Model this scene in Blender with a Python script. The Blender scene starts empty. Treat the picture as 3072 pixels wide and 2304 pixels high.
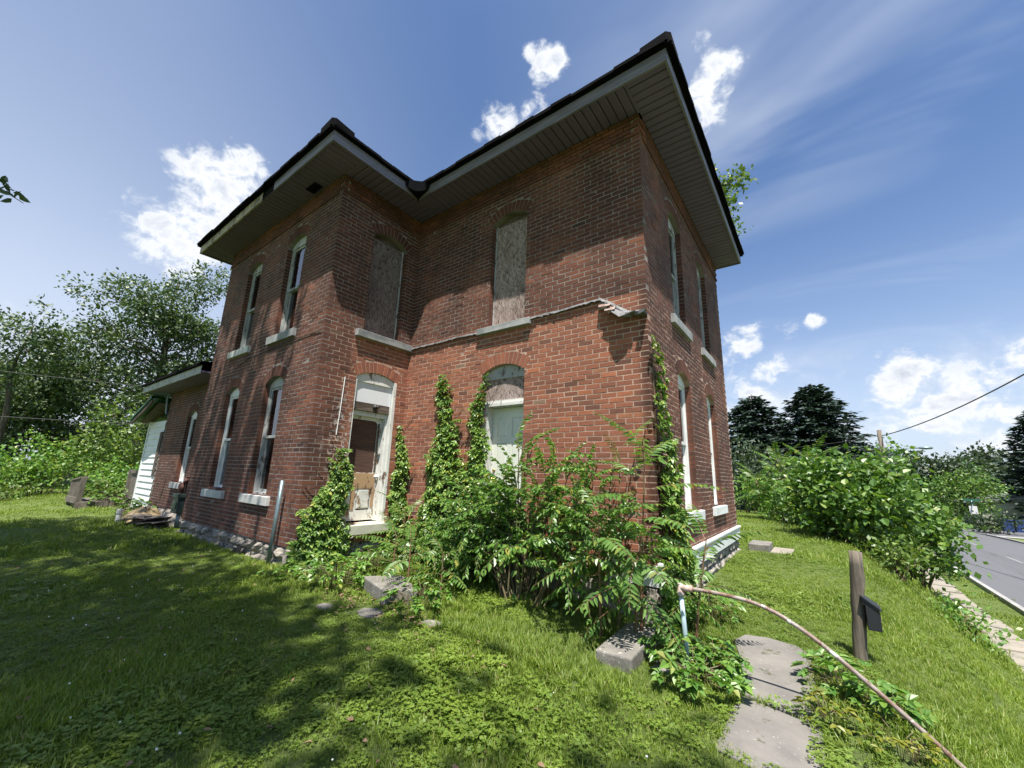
import bpy, math, random
import numpy as np
from mathutils import Vector, Matrix, Quaternion
random.seed(7)
RNG = np.random.default_rng(7)
sc = bpy.context.scene
COL = sc.collection
R = math.radians

# ------------------------------------------------------------------ camera, sky, sun, exposure
CAM = Vector((5.9373, -4.6378, 1.0991))
FW = Vector((-0.5879, 0.7791, 0.2197)).normalized()
YAW, PIT, ROL, F = 0.646685, 0.221506, 0.031854, 1211.36
cam_data = bpy.data.cameras.new('camera')
cam = bpy.data.objects.new('camera', cam_data)
COL.objects.link(cam)
cam_data.sensor_fit = 'HORIZONTAL'
cam_data.sensor_width = 36.0
cam_data.lens = 36.0 * F / 3072.0
cam_data.clip_start = 0.05
cam_data.clip_end = 3000
_f0 = Vector((-math.sin(YAW), math.cos(YAW), 0)); _r0 = Vector((math.cos(YAW), math.sin(YAW), 0)); _u0 = Vector((0, 0, 1))
_fw = _f0 * math.cos(PIT) + _u0 * math.sin(PIT)
_up = _u0 * math.cos(PIT) - _f0 * math.sin(PIT)
_rt = _r0 * math.cos(ROL) + _up * math.sin(ROL)
_up2 = _up * math.cos(ROL) - _r0 * math.sin(ROL)
cam.matrix_world = Matrix(((_rt.x, _up2.x, -_fw.x, CAM.x), (_rt.y, _up2.y, -_fw.y, CAM.y), (_rt.z, _up2.z, -_fw.z, CAM.z), (0, 0, 0, 1)))
sc.camera = cam

SUN_TO = Vector((0.24, -0.31, 1.0)).normalized()
SUN_EL = math.asin(SUN_TO.z)
SUN_AZ = math.atan2(SUN_TO.x, SUN_TO.y)
sun_l = bpy.data.lights.new('sun', 'SUN')
sun_l.energy = 5.0
sun_l.angle = R(0.53)
sun_l.color = (1.0, 0.95, 0.87)
sun = bpy.data.objects.new('sun', sun_l)
sun.rotation_euler = (-SUN_TO).to_track_quat('-Z', 'Y').to_euler()
sun.location = (0, 0, 30)
COL.objects.link(sun)

sc.view_settings.view_transform = 'Standard'
sc.view_settings.look = 'None'
sc.view_settings.gamma = 1.0
sc.view_settings.use_curve_mapping = False
sc.view_settings.exposure = 1.0
cy = sc.cycles
cy.use_denoising = True
cy.max_bounces = 6
cy.diffuse_bounces = 3
cy.glossy_bounces = 2
cy.transmission_bounces = 4
cy.transparent_max_bounces = 8
cy.caustics_reflective = False
cy.caustics_refractive = False


def ray(px, py):                       # a direction towards a place in the sky
    return (_fw + _rt * ((px - 1536) / F) - _up2 * ((py - 1152) / F)).normalized()


class NT:
    """small helper to write node trees"""
    def __init__(s, tree):
        s.t = tree; s.n = tree.nodes; s.l = tree.links
    def put(s, sock, v):
        if v is None: return
        if isinstance(v, bpy.types.NodeSocket): s.l.new(v, sock)
        elif hasattr(sock.default_value, '__len__') and not isinstance(v, (int, float)):
            v = tuple(v)
            if len(sock.default_value) == 4 and len(v) == 3: v = v + (1,)
            sock.default_value = v
        elif hasattr(sock.default_value, '__len__'):
            sock.default_value = (v,) * 3 if len(sock.default_value) == 3 else (v, v, v, 1)
        else: sock.default_value = v
    def m(s, op, a, b=None, c=None, clamp=False):
        n = s.n.new('ShaderNodeMath'); n.operation = op; n.use_clamp = clamp
        for i, v in enumerate((a, b, c)): s.put(n.inputs[i], v)
        return n.outputs[0]
    def vm(s, op, a, b=None, scale=None):
        n = s.n.new('ShaderNodeVectorMath'); n.operation = op
        s.put(n.inputs[0], a); s.put(n.inputs[1], b)
        if scale is not None: s.put(n.inputs['Scale'], scale)
        return n.outputs['Value'] if op in ('DOT_PRODUCT', 'LENGTH', 'DISTANCE') else n.outputs[0]
    def mix(s, f, a, b, mode='MIX'):
        n = s.n.new('ShaderNodeMix'); n.data_type = 'RGBA'; n.blend_type = mode; n.clamp_factor = True
        s.put(n.inputs[0], f); s.put(n.inputs[6], a); s.put(n.inputs[7], b)
        return n.outputs[2]
    def mr(s, v, a, b, c=0.0, d=1.0, smooth=True):
        n = s.n.new('ShaderNodeMapRange'); n.interpolation_type = 'SMOOTHSTEP' if smooth else 'LINEAR'; n.clamp = True
        for i, x in enumerate((v, a, b, c, d)): s.put(n.inputs[i], x)
        return n.outputs[0]
    def noise(s, vec, scale, detail=4.0, rough=0.55, dist=0.0, out=0):
        n = s.n.new('ShaderNodeTexNoise'); s.put(n.inputs['Vector'], vec)
        n.inputs['Scale'].default_value = scale; n.inputs['Detail'].default_value = detail
        n.inputs['Roughness'].default_value = rough; n.inputs['Distortion'].default_value = dist
        return n.outputs[out]
    def vor(s, vec, scale, feature='F1', out='Distance', rnd=1.0):
        n = s.n.new('ShaderNodeTexVoronoi'); n.feature = feature; s.put(n.inputs['Vector'], vec)
        n.inputs['Scale'].default_value = scale; n.inputs['Randomness'].default_value = rnd
        return n.outputs[out]
    def ramp(s, f, stops, interp='LINEAR'):
        n = s.n.new('ShaderNodeValToRGB'); n.color_ramp.interpolation = interp; s.put(n.inputs[0], f)
        e = n.color_ramp.elements
        while len(e) < len(stops): e.new(0.5)
        for x, (p, c) in zip(e, stops):
            x.position = p; x.color = tuple(c) + (1,)
        return n.outputs[0]
    def sep(s, v):
        n = s.n.new('ShaderNodeSeparateXYZ'); s.put(n.inputs[0], v); return n.outputs
    def comb(s, x, y, z):
        n = s.n.new('ShaderNodeCombineXYZ')
        for i, v in enumerate((x, y, z)): s.put(n.inputs[i], v)
        return n.outputs[0]
    def bump(s, h, strength=0.5, dist=0.01, normal=None):
        n = s.n.new('ShaderNodeBump'); n.inputs['Strength'].default_value = strength
        n.inputs['Distance'].default_value = dist; s.put(n.inputs['Height'], h)
        if normal is not None: s.l.new(normal, n.inputs['Normal'])
        return n.outputs[0]
    def geo(s, out): return s.n.new('ShaderNodeNewGeometry').outputs[out]


# ---- world
world = bpy.data.worlds.new('World'); sc.world = world
world.use_nodes = True
w = NT(world.node_tree)
for n in list(w.n): w.n.remove(n)
wout = w.n.new('ShaderNodeOutputWorld'); bg = w.n.new('ShaderNodeBackground')
sky = w.n.new('ShaderNodeTexSky'); sky.sky_type = 'NISHITA'; sky.sun_disc = False
sky.sun_elevation = SUN_EL; sky.sun_rotation = SUN_AZ
sky.air_density = 1.0; sky.dust_density = 1.2; sky.ozone_density = 3.0; sky.altitude = 200
bg.inputs['Strength'].default_value = 0.064
DIR = w.n.new('ShaderNodeTexCoord').outputs['Generated']
dz = w.sep(DIR)[2]
proj = w.vm('SCALE', DIR, scale=w.m('DIVIDE', 1.0, w.m('ADD', w.m('MAXIMUM', dz, 0.0), 0.30)))
big = w.noise(w.vm('MULTIPLY', DIR, (1, 1, 1.5)), 7.0, 6.0, 0.55, 0.15)
fine = w.noise(w.vm('MULTIPLY', DIR, (1, 1, 1.25)), 22.0, 9.0, 0.62, 0.25)
CLOUDS = [  # a place in the sky, angular radius, weight
    (560, 690, .10, 1.0), (650, 570, .085, 1.0), (730, 500, .06, .8), (540, 610, .06, .7), (700, 620, .07, .8),
    (1655, 185, .042, 1.0), (1620, 235, .03, .8), (1590, 150, .025, .55), (1600, 310, .045, .55), (1500, 385, .06, .8), (1440, 420, .035, .6),
    (2110, 300, .06, .95), (2160, 200, .045, .85), (2080, 390, .05, .75), (2090, 120, .03, .5), (2180, 290, .03, .4),
    (2215, 1030, .06, 1.0), (2190, 1100, .06, .8), (2715, 1110, .055, 1.0), (2660, 1165, .07, .8), (2560, 1150, .06, .55),
    (2440, 965, .022, .75), (2370, 985, .03, .55), (3060, 1080, .04, .7), (2250, 1180, .07, .6), (2820, 1240, .10, .6), (2560, 1250, .09, .5), (3040, 1260, .09, .6), (2900, 1190, .07, .75), (2985, 1140, .05, .7), (2760, 1270, .09, .65), (2300, 1120, .05, .7), (2420, 1230, .07, .5), (3000, 1220, .06, .8), (2640, 1060, .03, .6),
]
acc = None
for px, py, rad, wt in CLOUDS:
    d = ray(px, py)
    ang = w.vm('DISTANCE', DIR, tuple(d))
    v = w.mr(ang, rad * 1.35, 0.0, 0.0, wt)
    acc = v if acc is None else w.m('MAXIMUM', acc, v)
wisp = w.noise(w.vm('MULTIPLY', proj, (1.0, 2.2, 1.0)), 1.1, 4.0, 0.55, 0.9)
dens = w.m('ADD', w.m('MULTIPLY', acc, 0.62), w.m('ADD', w.m('MULTIPLY', w.m('SUBTRACT', fine, 0.5), 1.15), w.m('MULTIPLY', w.m('SUBTRACT', big, 0.5), 0.9)))
cl = w.mr(dens, 0.20, 0.54)
cl = w.m('MULTIPLY', cl, w.mr(acc, 0.03, 0.25))
# low banks of cloud towards the horizon, all round
bank = w.m('MULTIPLY', w.mr(dz, 0.30, 0.10), w.mr(w.m('ADD', w.m('MULTIPLY', big, .8), w.m('MULTIPLY', fine, 0.5)), 0.54, 0.80))
cl = w.m('MAXIMUM', cl, w.m('MULTIPLY', bank, 0.85))
cirrus = w.mr(w.vm('DISTANCE', DIR, tuple(ray(2750, 60))), 0.75, 0.1, 0.0, 0.42)
veil = w.m('MULTIPLY', w.mr(wisp, 0.42, 0.78), w.m('ADD', cirrus, 0.05))
haze = w.mr(dz, 0.60, 0.0, 0.0, 0.66, False)
haze = w.m('MULTIPLY', haze, haze)
lefth = w.mr(w.vm('DISTANCE', DIR, tuple(ray(-500, 900))), 1.05, 0.15, 0.0, 0.40)     # the pale hazy side of the sky
hz = w.m('MINIMUM', w.m('ADD', w.m('ADD', w.m('MULTIPLY', haze, 1.9), lefth), veil), 0.92)
tint = w.mix(1.0, sky.outputs[0], (1.06, 1.20, 1.36), 'MULTIPLY')
skyc = w.mix(hz, tint, (6.3, 6.9, 7.9))
shade_c = w.ramp(w.m('ADD', w.m('MULTIPLY', dens, 0.9), w.m('MULTIPLY', w.m('SUBTRACT', fine, .35), 0.75)), [(0.12, (4.9, 5.5, 6.6)), (0.34, (6.3, 6.8, 7.6)), (0.56, (8.1, 8.3, 8.6)), (0.74, (6.9, 7.2, 7.8)), (0.95, (5.4, 5.8, 6.5))])
skyc = w.mix(cl, skyc, shade_c)
w.l.new(skyc, bg.inputs['Color']); w.l.new(bg.outputs[0], wout.inputs[0])

# ------------------------------------------------------------------ object helpers
def link(name, me, parent=None, loc=None, rot=None, mat=None, **props):
    o = bpy.data.objects.new(name, me)
    COL.objects.link(o)
    if parent is not None: o.parent = parent
    if loc is not None: o.location = loc
    if rot is not None:
        if isinstance(rot, Quaternion): o.rotation_mode = 'QUATERNION'; o.rotation_quaternion = rot
        else: o.rotation_euler = rot
    for k, v in props.items(): o[k] = v
    return o

def thing(name, label, cat, loc=(0, 0, 0), group=None, rotz=0):
    o = link(name, None, None, loc, (0, 0, rotz)); o['label'] = label; o['category'] = cat
    o.empty_display_size = 0.2
    if group: o['group'] = group
    return o

def tag(o, label, cat, group=None):
    o['label'] = label; o['category'] = cat
    if group: o['group'] = group
    return o

def np_mesh(name, verts, faces, mat, smooth=False, mats=None, midx=None):
    """verts (n,3); faces: (m,k) array or list of such arrays"""
    me = bpy.data.meshes.new(name)
    verts = np.asarray(verts, np.float32)
    fl = faces if isinstance(faces, list) else [faces]
    fl = [np.asarray(f, np.int32) for f in fl if len(f)]
    me.vertices.add(len(verts)); me.vertices.foreach_set('co', verts.ravel())
    tot = sum(f.size for f in fl); nf = sum(len(f) for f in fl)
    me.loops.add(tot); me.loops.foreach_set('vertex_index', np.concatenate([f.ravel() for f in fl]))
    sizes = np.concatenate([np.full(len(f), f.shape[1], np.int32) for f in fl])
    starts = np.concatenate([[0], np.cumsum(sizes)[:-1]]).astype(np.int32)
    me.polygons.add(nf); me.polygons.foreach_set('loop_start', starts); me.polygons.foreach_set('loop_total', sizes)
    me.polygons.foreach_set('use_smooth', np.full(nf, bool(smooth)))
    for mm in (mats or [mat]):
        if mm is not None: me.materials.append(mm)
    if midx is not None: me.polygons.foreach_set('material_index', np.asarray(midx, np.int32))
    me.update(calc_edges=True)
    return me

class MB:
    """collects simple shapes into one mesh"""
    def __init__(s): s.v = []; s.f = []; s.n = 0
    def add(s, verts, faces):
        b = s.n; s.v.extend([tuple(v) for v in verts]); s.n += len(verts)
        s.f.extend([tuple(i + b for i in f) for f in faces]); return s
    def box(s, a, b, jit=0.0):
        (x0, y0, z0), (x1, y1, z1) = a, b
        vs = [(x0, y0, z0), (x1, y0, z0), (x1, y1, z0), (x0, y1, z0), (x0, y0, z1), (x1, y0, z1), (x1, y1, z1), (x0, y1, z1)]
        if jit: vs = [tuple(c + random.uniform(-jit, jit) for c in v) for v in vs]
        return s.add(vs, [(0, 3, 2, 1), (4, 5, 6, 7), (0, 1, 5, 4), (1, 2, 6, 5), (2, 3, 7, 6), (3, 0, 4, 7)])
    def obox(s, c, ax, ay, az, h, jit=0.0):     # centre, unit axes, half sizes
        c = Vector(c); ax, ay, az = Vector(ax) * h[0], Vector(ay) * h[1], Vector(az) * h[2]
        vs = []
        for k in (-1, 1):
            for i, j in ((-1, -1), (1, -1), (1, 1), (-1, 1)):
                p = c + ax * i + ay * j + az * k
                if jit: p = p + Vector([random.uniform(-jit, jit) for _ in range(3)])
                vs.append(tuple(p))
        return s.add(vs, [(0, 3, 2, 1), (4, 5, 6, 7), (0, 1, 5, 4), (1, 2, 6, 5), (2, 3, 7, 6), (3, 0, 4, 7)])
    def beam(s, a, b, wd, th, up=(0, 0, 1), jit=0.0):
        a, b = Vector(a), Vector(b); d = b - a; L = d.length; d.normalize()
        sx = d.cross(Vector(up))
        if sx.length < 1e-4: sx = d.cross(Vector((0, 1, 0)))
        sx.normalize(); uz = sx.cross(d)
        return s.obox((a + b) / 2, d, sx, uz, (L / 2, wd / 2, th / 2), jit)
    def tube(s, pts, rad, n=8, cap=True):
        pts = [Vector(p) for p in pts]
        rr = rad if hasattr(rad, '__len__') else [rad] * len(pts)
        vs = []; fs = []; prev = None
        for i, p in enumerate(pts):
            d = (pts[min(i + 1, len(pts) - 1)] - pts[max(i - 1, 0)])
            if d.length < 1e-9: d = Vector((0, 0, 1))
            d.normalize()
            if prev is None:
                a = d.orthogonal().normalized()
            else:
                a = (prev - d * prev.dot(d))
                a = a.normalized() if a.length > 1e-6 else d.orthogonal().normalized()
            prev = a; b = d.cross(a)
            for k in range(n):
                t = 2 * math.pi * k / n
                vs.append(p + a * math.cos(t) * rr[i] + b * math.sin(t) * rr[i])
        for i in range(len(pts) - 1):
            for k in range(n):
                k2 = (k + 1) % n
                fs.append((i * n + k, i * n + k2, (i + 1) * n + k2, (i + 1) * n + k))
        if cap:
            fs.append(tuple(range(n - 1, -1, -1))); m = (len(pts) - 1) * n
            fs.append(tuple(range(m, m + n)))
        return s.add(vs, fs)
    def build(s, name, mat, parent=None, smooth=False, bevel=0.0, **props):
        me = bpy.data.meshes.new(name); me.from_pydata(s.v, [], s.f)
        if mat is not None: me.materials.append(mat)
        if smooth: me.polygons.foreach_set('use_smooth', np.ones(len(me.polygons), bool))
        o = link(name, me, parent, **props)
        if bevel:
            b = o.modifiers.new('bevel', 'BEVEL'); b.width = bevel; b.segments = 2; b.limit_method = 'ANGLE'
        return o

def S(t):
    t = np.clip(t, 0, 1); return t * t * (3 - 2 * t)

def gz(x, y):
    """height of the ground"""
    x = np.asarray(x, float); y = np.asarray(y, float)
    z = -0.25 - 0.20 * S((-y - 1.5) / 3.5) - 0.15 * S((x - 3.0) / 2.0) * (1 - S((y - 1.0) / 4.0))
    z = z - 1.15 * S((y - 10.0) / 34.0)
    drop = S((x - 5.95) / 2.75)
    z = z * (1 - drop) + (-2.0) * drop
    z = z + 0.02 * np.sin(x * 0.9 + 1.0) * np.cos(y * 0.7) + 0.012 * np.sin(x * 2.3) * np.sin(y * 1.9)
    far = S((np.hypot(x, y) - 90) / 200); z = z * (1 - far) + (-2.0) * far
    return z

# ------------------------------------------------------------------ materials
def newmat(name):
    m = bpy.data.materials.new(name); m.use_nodes = True
    t = NT(m.node_tree); b = t.n['Principled BSDF']
    return m, t, b

def simple(name, c1, c2=None, rough=0.7, scale=6.0, bump=0.3, bscale=40.0, bdist=0.004, metal=0.0, spots=None, stretch=None, spec=0.5):
    """two colours mixed by noise; spots = (colour, scale, threshold)"""
    m, t, b = newmat(name)
    P = t.n.new('ShaderNodeTexCoord').outputs['Object'] if False else t.geo('Position')
    if stretch: P = t.vm('MULTIPLY', P, stretch)
    n1 = t.noise(P, scale, 5.0, 0.6)
    col = t.mix(t.mr(n1, 0.3, 0.7), c1, c2 if c2 is not None else tuple(x * 0.75 for x in c1))
    if spots:
        for c, s_, th in spots:
            n2 = t.noise(P, s_, 6.0, 0.65)
            col = t.mix(t.mr(n2, th, th + 0.07), col, c)
    t.put(b.inputs['Base Color'], col)
    b.inputs['Roughness'].default_value = rough; b.inputs['Metallic'].default_value = metal
    b.inputs['Specular IOR Level'].default_value = spec
    if bump:
        t.l.new(t.bump(t.noise(P, bscale, 5.0, 0.65), bump, bdist), b.inputs['Normal'])
    return m

def mat_brick(name, arch=False):
    m, t, b = newmat(name)
    P = t.geo('Position'); x, y, z = t.sep(P)
    rnd = t.m('FRACT', t.m('ADD', t.m('ADD', t.geo('Random Per Island'), t.n.new('ShaderNodeObjectInfo').outputs['Random']), t.m('MULTIPLY', 0.0, x)))
    ramp = [(0.0, (.120, .062, .048)), (0.06, (.190, .082, .057)), (0.30, (.222, .090, .060)), (0.65, (.252, .100, .065)), (0.90, (.280, .110, .069)), (0.97, (.345, .130, .070)), (1.0, (.200, .135, .102))]
    if arch: ramp = [(0.0, (.185, .075, .052)), (1.0, (.275, .105, .066))]
    col = t.ramp(rnd, ramp)
    gr = t.noise(P, 55.0, 5.0, 0.7)
    col = t.mix(1.0, col, t.ramp(gr, [(0.25, (.62, .60, .58)), (0.75, (1.22, 1.18, 1.12))]), 'MULTIPLY')
    # where the lost porch roof kept the wall clean, against the weathered, sooty rest, its soot deepened to paint in shade too
    sheltered = t.m('MULTIPLY', t.m('MULTIPLY', t.mr(z, 3.43, 3.33), t.mr(y, -1.30, -0.95)), t.m('MULTIPLY', t.m('GREATER_THAN', x, -0.3), t.mr(x, 4.44, 4.30)))
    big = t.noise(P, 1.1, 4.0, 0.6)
    soot_shade = t.m('MULTIPLY', t.m('SUBTRACT', 1.0, sheltered), t.mr(big, 0.30, 0.62, 0.40, 1.0))
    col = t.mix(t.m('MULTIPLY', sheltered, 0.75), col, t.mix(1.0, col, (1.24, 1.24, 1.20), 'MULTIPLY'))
    col = t.mix(t.m('MULTIPLY', soot_shade, 0.86), col, t.mix(0.55, t.mix(1.0, col, (.40, .37, .36), 'MULTIPLY'), (.046, .030, .025)))
    # vertical run-off streaks, dark and pale
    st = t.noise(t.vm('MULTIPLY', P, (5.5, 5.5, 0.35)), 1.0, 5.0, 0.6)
    col = t.mix(t.m('MULTIPLY', t.mr(st, 0.56, 0.70), t.m('MULTIPLY', soot_shade, 0.65)), col, (.045, .030, .026))
    st2 = t.noise(t.vm('MULTIPLY', t.vm('ADD', P, (7.3, 2.1, 0.0)), (4.0, 4.0, 0.55)), 1.0, 6.0, 0.65)
    pale = t.m('MULTIPLY', t.mr(st2, 0.62, 0.74), t.m('MULTIPLY', t.mr(x, 0.35, -0.15), t.mr(z, 3.4, 2.4)))
    pale = t.m('MULTIPLY', pale, t.mr(t.noise(P, 9.0, 4.0, 0.7), 0.40, 0.62))
    col = t.mix(t.m('MULTIPLY', pale, 0.55), col, (.44, .38, .33))
    flk = t.m('MULTIPLY', t.mr(t.noise(P, 13.0, 5.0, 0.7), 0.52, 0.60), t.m('MULTIPLY', t.m('MULTIPLY', t.mr(y, -1.42, -1.25), t.mr(y, -.98, -1.04)), t.m('MULTIPLY', t.mr(z, .5, .9), t.mr(z, 2.5, 1.9))))
    flk = t.m('MULTIPLY', flk, t.m('MULTIPLY', t.m('LESS_THAN', x, .06), t.m('GREATER_THAN', x, -.06)))
    col = t.mix(t.m('MULTIPLY', flk, .75), col, (.42, .42, .40))
    t.put(b.inputs['Base Color'], col); b.inputs['Roughness'].default_value = 0.9
    b.inputs['Specular IOR Level'].default_value = 0.25
    h = t.m('ADD', t.noise(P, 70.0, 6.0, 0.7), t.m('MULTIPLY', t.noise(P, 18.0, 4.0, 0.6), 0.9))
    t.l.new(t.bump(h, 0.42, 0.005), b.inputs['Normal'])
    return m

def mat_mortar():
    m, t, b = newmat('mortar')
    P = t.geo('Position'); x, y, z = t.sep(P)
    sheltered = t.m('MULTIPLY', t.mr(z, 3.43, 3.33), t.m('MULTIPLY', t.m('GREATER_THAN', x, -0.3), t.mr(y, -1.6, -1.2)))
    col = t.mix(sheltered, (.24, .21, .188), (.47, .33, .255))
    col = t.mix(t.mr(t.noise(P, 3.0, 5.0, 0.65), 0.35, 0.7), col, t.mix(1.0, col, (.52, .50, .48), 'MULTIPLY'))
    t.put(b.inputs['Base Color'], col); b.inputs['Roughness'].default_value = 0.95
    t.l.new(t.bump(t.noise(P, 60, 5, 0.7), 0.7, 0.006), b.inputs['Normal'])
    return m

def mat_osb(name, dark):
    m, t, b = newmat(name)
    P = t.geo('Position')
    x, y, z = t.sep(P); h = t.m('ADD', x, y); cells = []
    for co, si in ((.97, .24), (.80, -.60), (.62, .78)):
        u = t.m('ADD', t.m('MULTIPLY', h, co * 62), t.m('MULTIPLY', z, si * 62)); q = t.m('SUBTRACT', t.m('MULTIPLY', z, co * 13), t.m('MULTIPLY', h, si * 13))
        cells.append(t.sep(t.vor(t.comb(u, q, 0.0), 1.0, 'F1', 'Color'))[len(cells)])
    f = t.m('MAXIMUM', t.m('MULTIPLY', cells[0], .80), t.m('MAXIMUM', t.m('MULTIPLY', cells[1], .72), t.m('MULTIPLY', cells[2], .66)))
    f = t.m('ADD', t.m('MULTIPLY', f, 1.25), -.18)
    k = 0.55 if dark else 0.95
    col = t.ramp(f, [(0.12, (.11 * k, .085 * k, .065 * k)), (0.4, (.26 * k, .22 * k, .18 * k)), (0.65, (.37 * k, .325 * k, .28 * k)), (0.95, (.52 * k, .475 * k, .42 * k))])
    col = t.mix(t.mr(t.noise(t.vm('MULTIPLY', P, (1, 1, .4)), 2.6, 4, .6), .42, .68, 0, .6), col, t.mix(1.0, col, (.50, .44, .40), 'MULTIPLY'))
    col = t.mix(1.0, col, (1.0, .90, .95), 'MULTIPLY')
    t.put(b.inputs['Base Color'], col); b.inputs['Roughness'].default_value = 0.9
    t.l.new(t.bump(f, 0.8, 0.006), b.inputs['Normal'])
    return m

def mat_peel(name, paint, under, amount=0.56, scale=7.0, rough=0.65, grain=None):
    """old paint flaking off its wood"""
    m, t, b = newmat(name)
    P = t.geo('Position')
    Q = t.vm('MULTIPLY', P, grain or (1, 1, 0.45))
    n = t.noise(Q, scale, 8.0, 0.72)
    f = t.mr(n, amount, amount + 0.05)
    dirt = t.mr(t.noise(P, 2.6, 4, .6), .38, .72, 0.0, 0.55)
    col = t.mix(dirt, paint, tuple(c * .62 for c in paint))
    wood = t.mix(t.mr(t.noise(t.vm('MULTIPLY', P, (30, 30, 2)), 1.0, 4, .6), .35, .65), under, tuple(c * .5 for c in under))
    col = t.mix(f, col, wood)
    t.put(b.inputs['Base Color'], col); b.inputs['Roughness'].default_value = rough
    t.l.new(t.bump(t.m('SUBTRACT', 1.0, f), 0.6, 0.004), b.inputs['Normal'])
    return m

def mat_wood(name, c1, c2, scale=1.0, axis=(26, 26, 1.5), rough=0.85):
    m, t, b = newmat(name)
    P = t.n.new('ShaderNodeTexCoord').outputs['Object']
    Q = t.vm('MULTIPLY', P, tuple(a * scale for a in axis))
    n = t.noise(Q, 1.0, 5, .62, .6)
    col = t.mix(t.mr(n, .32, .68), c1, c2)
    col = t.mix(t.mr(t.noise(P, 3.0, 4, .6), .5, .75, 0, .6), col, tuple(c * .45 for c in c2))
    t.put(b.inputs['Base Color'], col); b.inputs['Roughness'].default_value = rough
    t.l.new(t.bump(n, .6, .006), b.inputs['Normal'])
    return m

def mat_leaf(name, c1, c2, c3=None, rough=0.42, trans=0.30, yellow=None):
    m, t, b = newmat(name)
    rnd = t.m('FRACT', t.m('ADD', t.geo('Random Per Island'), t.n.new('ShaderNodeObjectInfo').outputs['Random']))
    st = [(0.0, c1), (0.55, c2), (0.92, c3 or c2)]
    if yellow: st.append((1.0, yellow))
    col = t.ramp(rnd, st)
    P = t.geo('Position')
    col = t.mix(t.mr(t.noise(P, 1.1, 3, .5), .35, .68, 0, .7), col, t.mix(1.0, col, (.66, .72, .70), 'MULTIPLY'))
    t.put(b.inputs['Base Color'], col); b.inputs['Roughness'].default_value = rough
    b.inputs['Specular IOR Level'].default_value = 0.45
    tr = t.n.new('ShaderNodeBsdfTranslucent'); t.put(tr.inputs['Color'], t.mix(1.0, col, (1.35, 1.45, .55), 'MULTIPLY'))
    mx = t.n.new('ShaderNodeMixShader'); mx.inputs[0].default_value = trans
    t.l.new(b.outputs[0], mx.inputs[1]); t.l.new(tr.outputs[0], mx.inputs[2])
    t.l.new(mx.outputs[0], t.n['Material Output'].inputs[0])
    return m

def mat_glass(name, tint=(.035, .045, .05)):
    m, t, b = newmat(name)
    b.inputs['Base Color'].default_value = tint + (1,); b.inputs['Roughness'].default_value = 0.04
    tr = t.n.new('ShaderNodeBsdfTransparent'); tr.inputs[0].default_value = (.86, .90, .90, 1)
    gl = t.n.new('ShaderNodeBsdfGlossy'); gl.inputs['Roughness'].default_value = 0.03; gl.inputs['Color'].default_value = (.95, .97, 1, 1)
    t.l.new(t.bump(t.noise(t.geo('Position'), 3.0, 2, .5), .12, .02), gl.inputs['Normal'])
    fr = t.n.new('ShaderNodeFresnel'); fr.inputs[0].default_value = 1.55
    mx = t.n.new('ShaderNodeMixShader'); t.l.new(t.m('ADD', t.m('MULTIPLY', fr.outputs[0], 1.25), .05, clamp=True), mx.inputs[0])
    t.l.new(tr.outputs[0], mx.inputs[1]); t.l.new(gl.outputs[0], mx.inputs[2])
    t.l.new(mx.outputs[0], t.n['Material Output'].inputs[0])
    return m

M = {}
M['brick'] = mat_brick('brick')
M['mortar'] = mat_mortar(); M['arch'] = mat_brick('arch_brick', True)
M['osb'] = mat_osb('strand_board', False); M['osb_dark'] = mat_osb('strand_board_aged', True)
M['limestone'] = simple('limestone', (.36, .325, .275), (.20, .18, .155), .95, 6, 1.0, 22, .022, spots=[((.05, .046, .04), 11.0, .55), ((.50, .47, .41), 5.0, .62)])
M['sill'] = simple('sill_stone', (.58, .58, .55), (.42, .42, .40), .85, 3, .35, 50, .003, spots=[((.25, .24, .22), 12.0, .66)])
M['cream'] = simple('cream_sill', (.56, .56, .44), (.44, .44, .36), .8, 4, .4, 50, .003, spots=[((.16, .15, .12), 14.0, .67)])
M['sill_dark'] = simple('sill_stone_dirty', (.34, .345, .34), (.20, .205, .21), .85, 5, .4, 50, .003, spots=[((.52, .50, .46), 10.0, .64)])
M['white'] = mat_peel('white_paint', (.74, .75, .73), (.30, .25, .20), .66, 8.0)
M['white_old'] = mat_peel('flaking_white_paint', (.68, .68, .64), (.22, .165, .12), .56, 9.0)
M['greywood'] = mat_peel('grey_weathered_frame', (.40, .41, .40), (.16, .14, .12), .55, 10.0)
M['board_white'] = simple('white_board', (.78, .80, .79), (.66, .68, .68), .55, 2.5, .1, spots=[((.45, .44, .40), 6.0, .70)])
M['panel_white'] = simple('white_panel', (.70, .72, .73), (.64, .66, .68), .5, 2, .05)
M['door_white'] = simple('steel_door', (.74, .76, .68), (.68, .70, .63), .38, 2, .04)
M['door_peel'] = mat_peel('peeling_door', (.66, .66, .61), (.33, .20, .11), .53, 6.5)
M['ply'] = mat_wood('dark_plywood', (.105, .052, .034), (.062, .032, .024), 1.0, (4, 3, 26))
M['beam'] = mat_wood('weathered_beam', (.13, .095, .07), (.05, .038, .03), 1.0, (6, 4, 30))
M['tanwood'] = mat_peel('bare_door_wood', (.42, .27, .15), (.20, .12, .07), .55, 9)
M['greyboard'] = mat_wood('grey_boards', (.20, .17, .14), (.10, .085, .07), 1.0, (9, 9, 5))
M['post'] = mat_wood('post_wood', (.20, .165, .125), (.075, .062, .05), 1.0, (34, 34, 1.8))
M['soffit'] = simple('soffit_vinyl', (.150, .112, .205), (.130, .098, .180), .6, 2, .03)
M['fascia'] = simple('fascia_metal', (.205, .188, .235), (.150, .138, .175), .45, 3, .12, 8, .006, stretch=(1, 1, 6))
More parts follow.
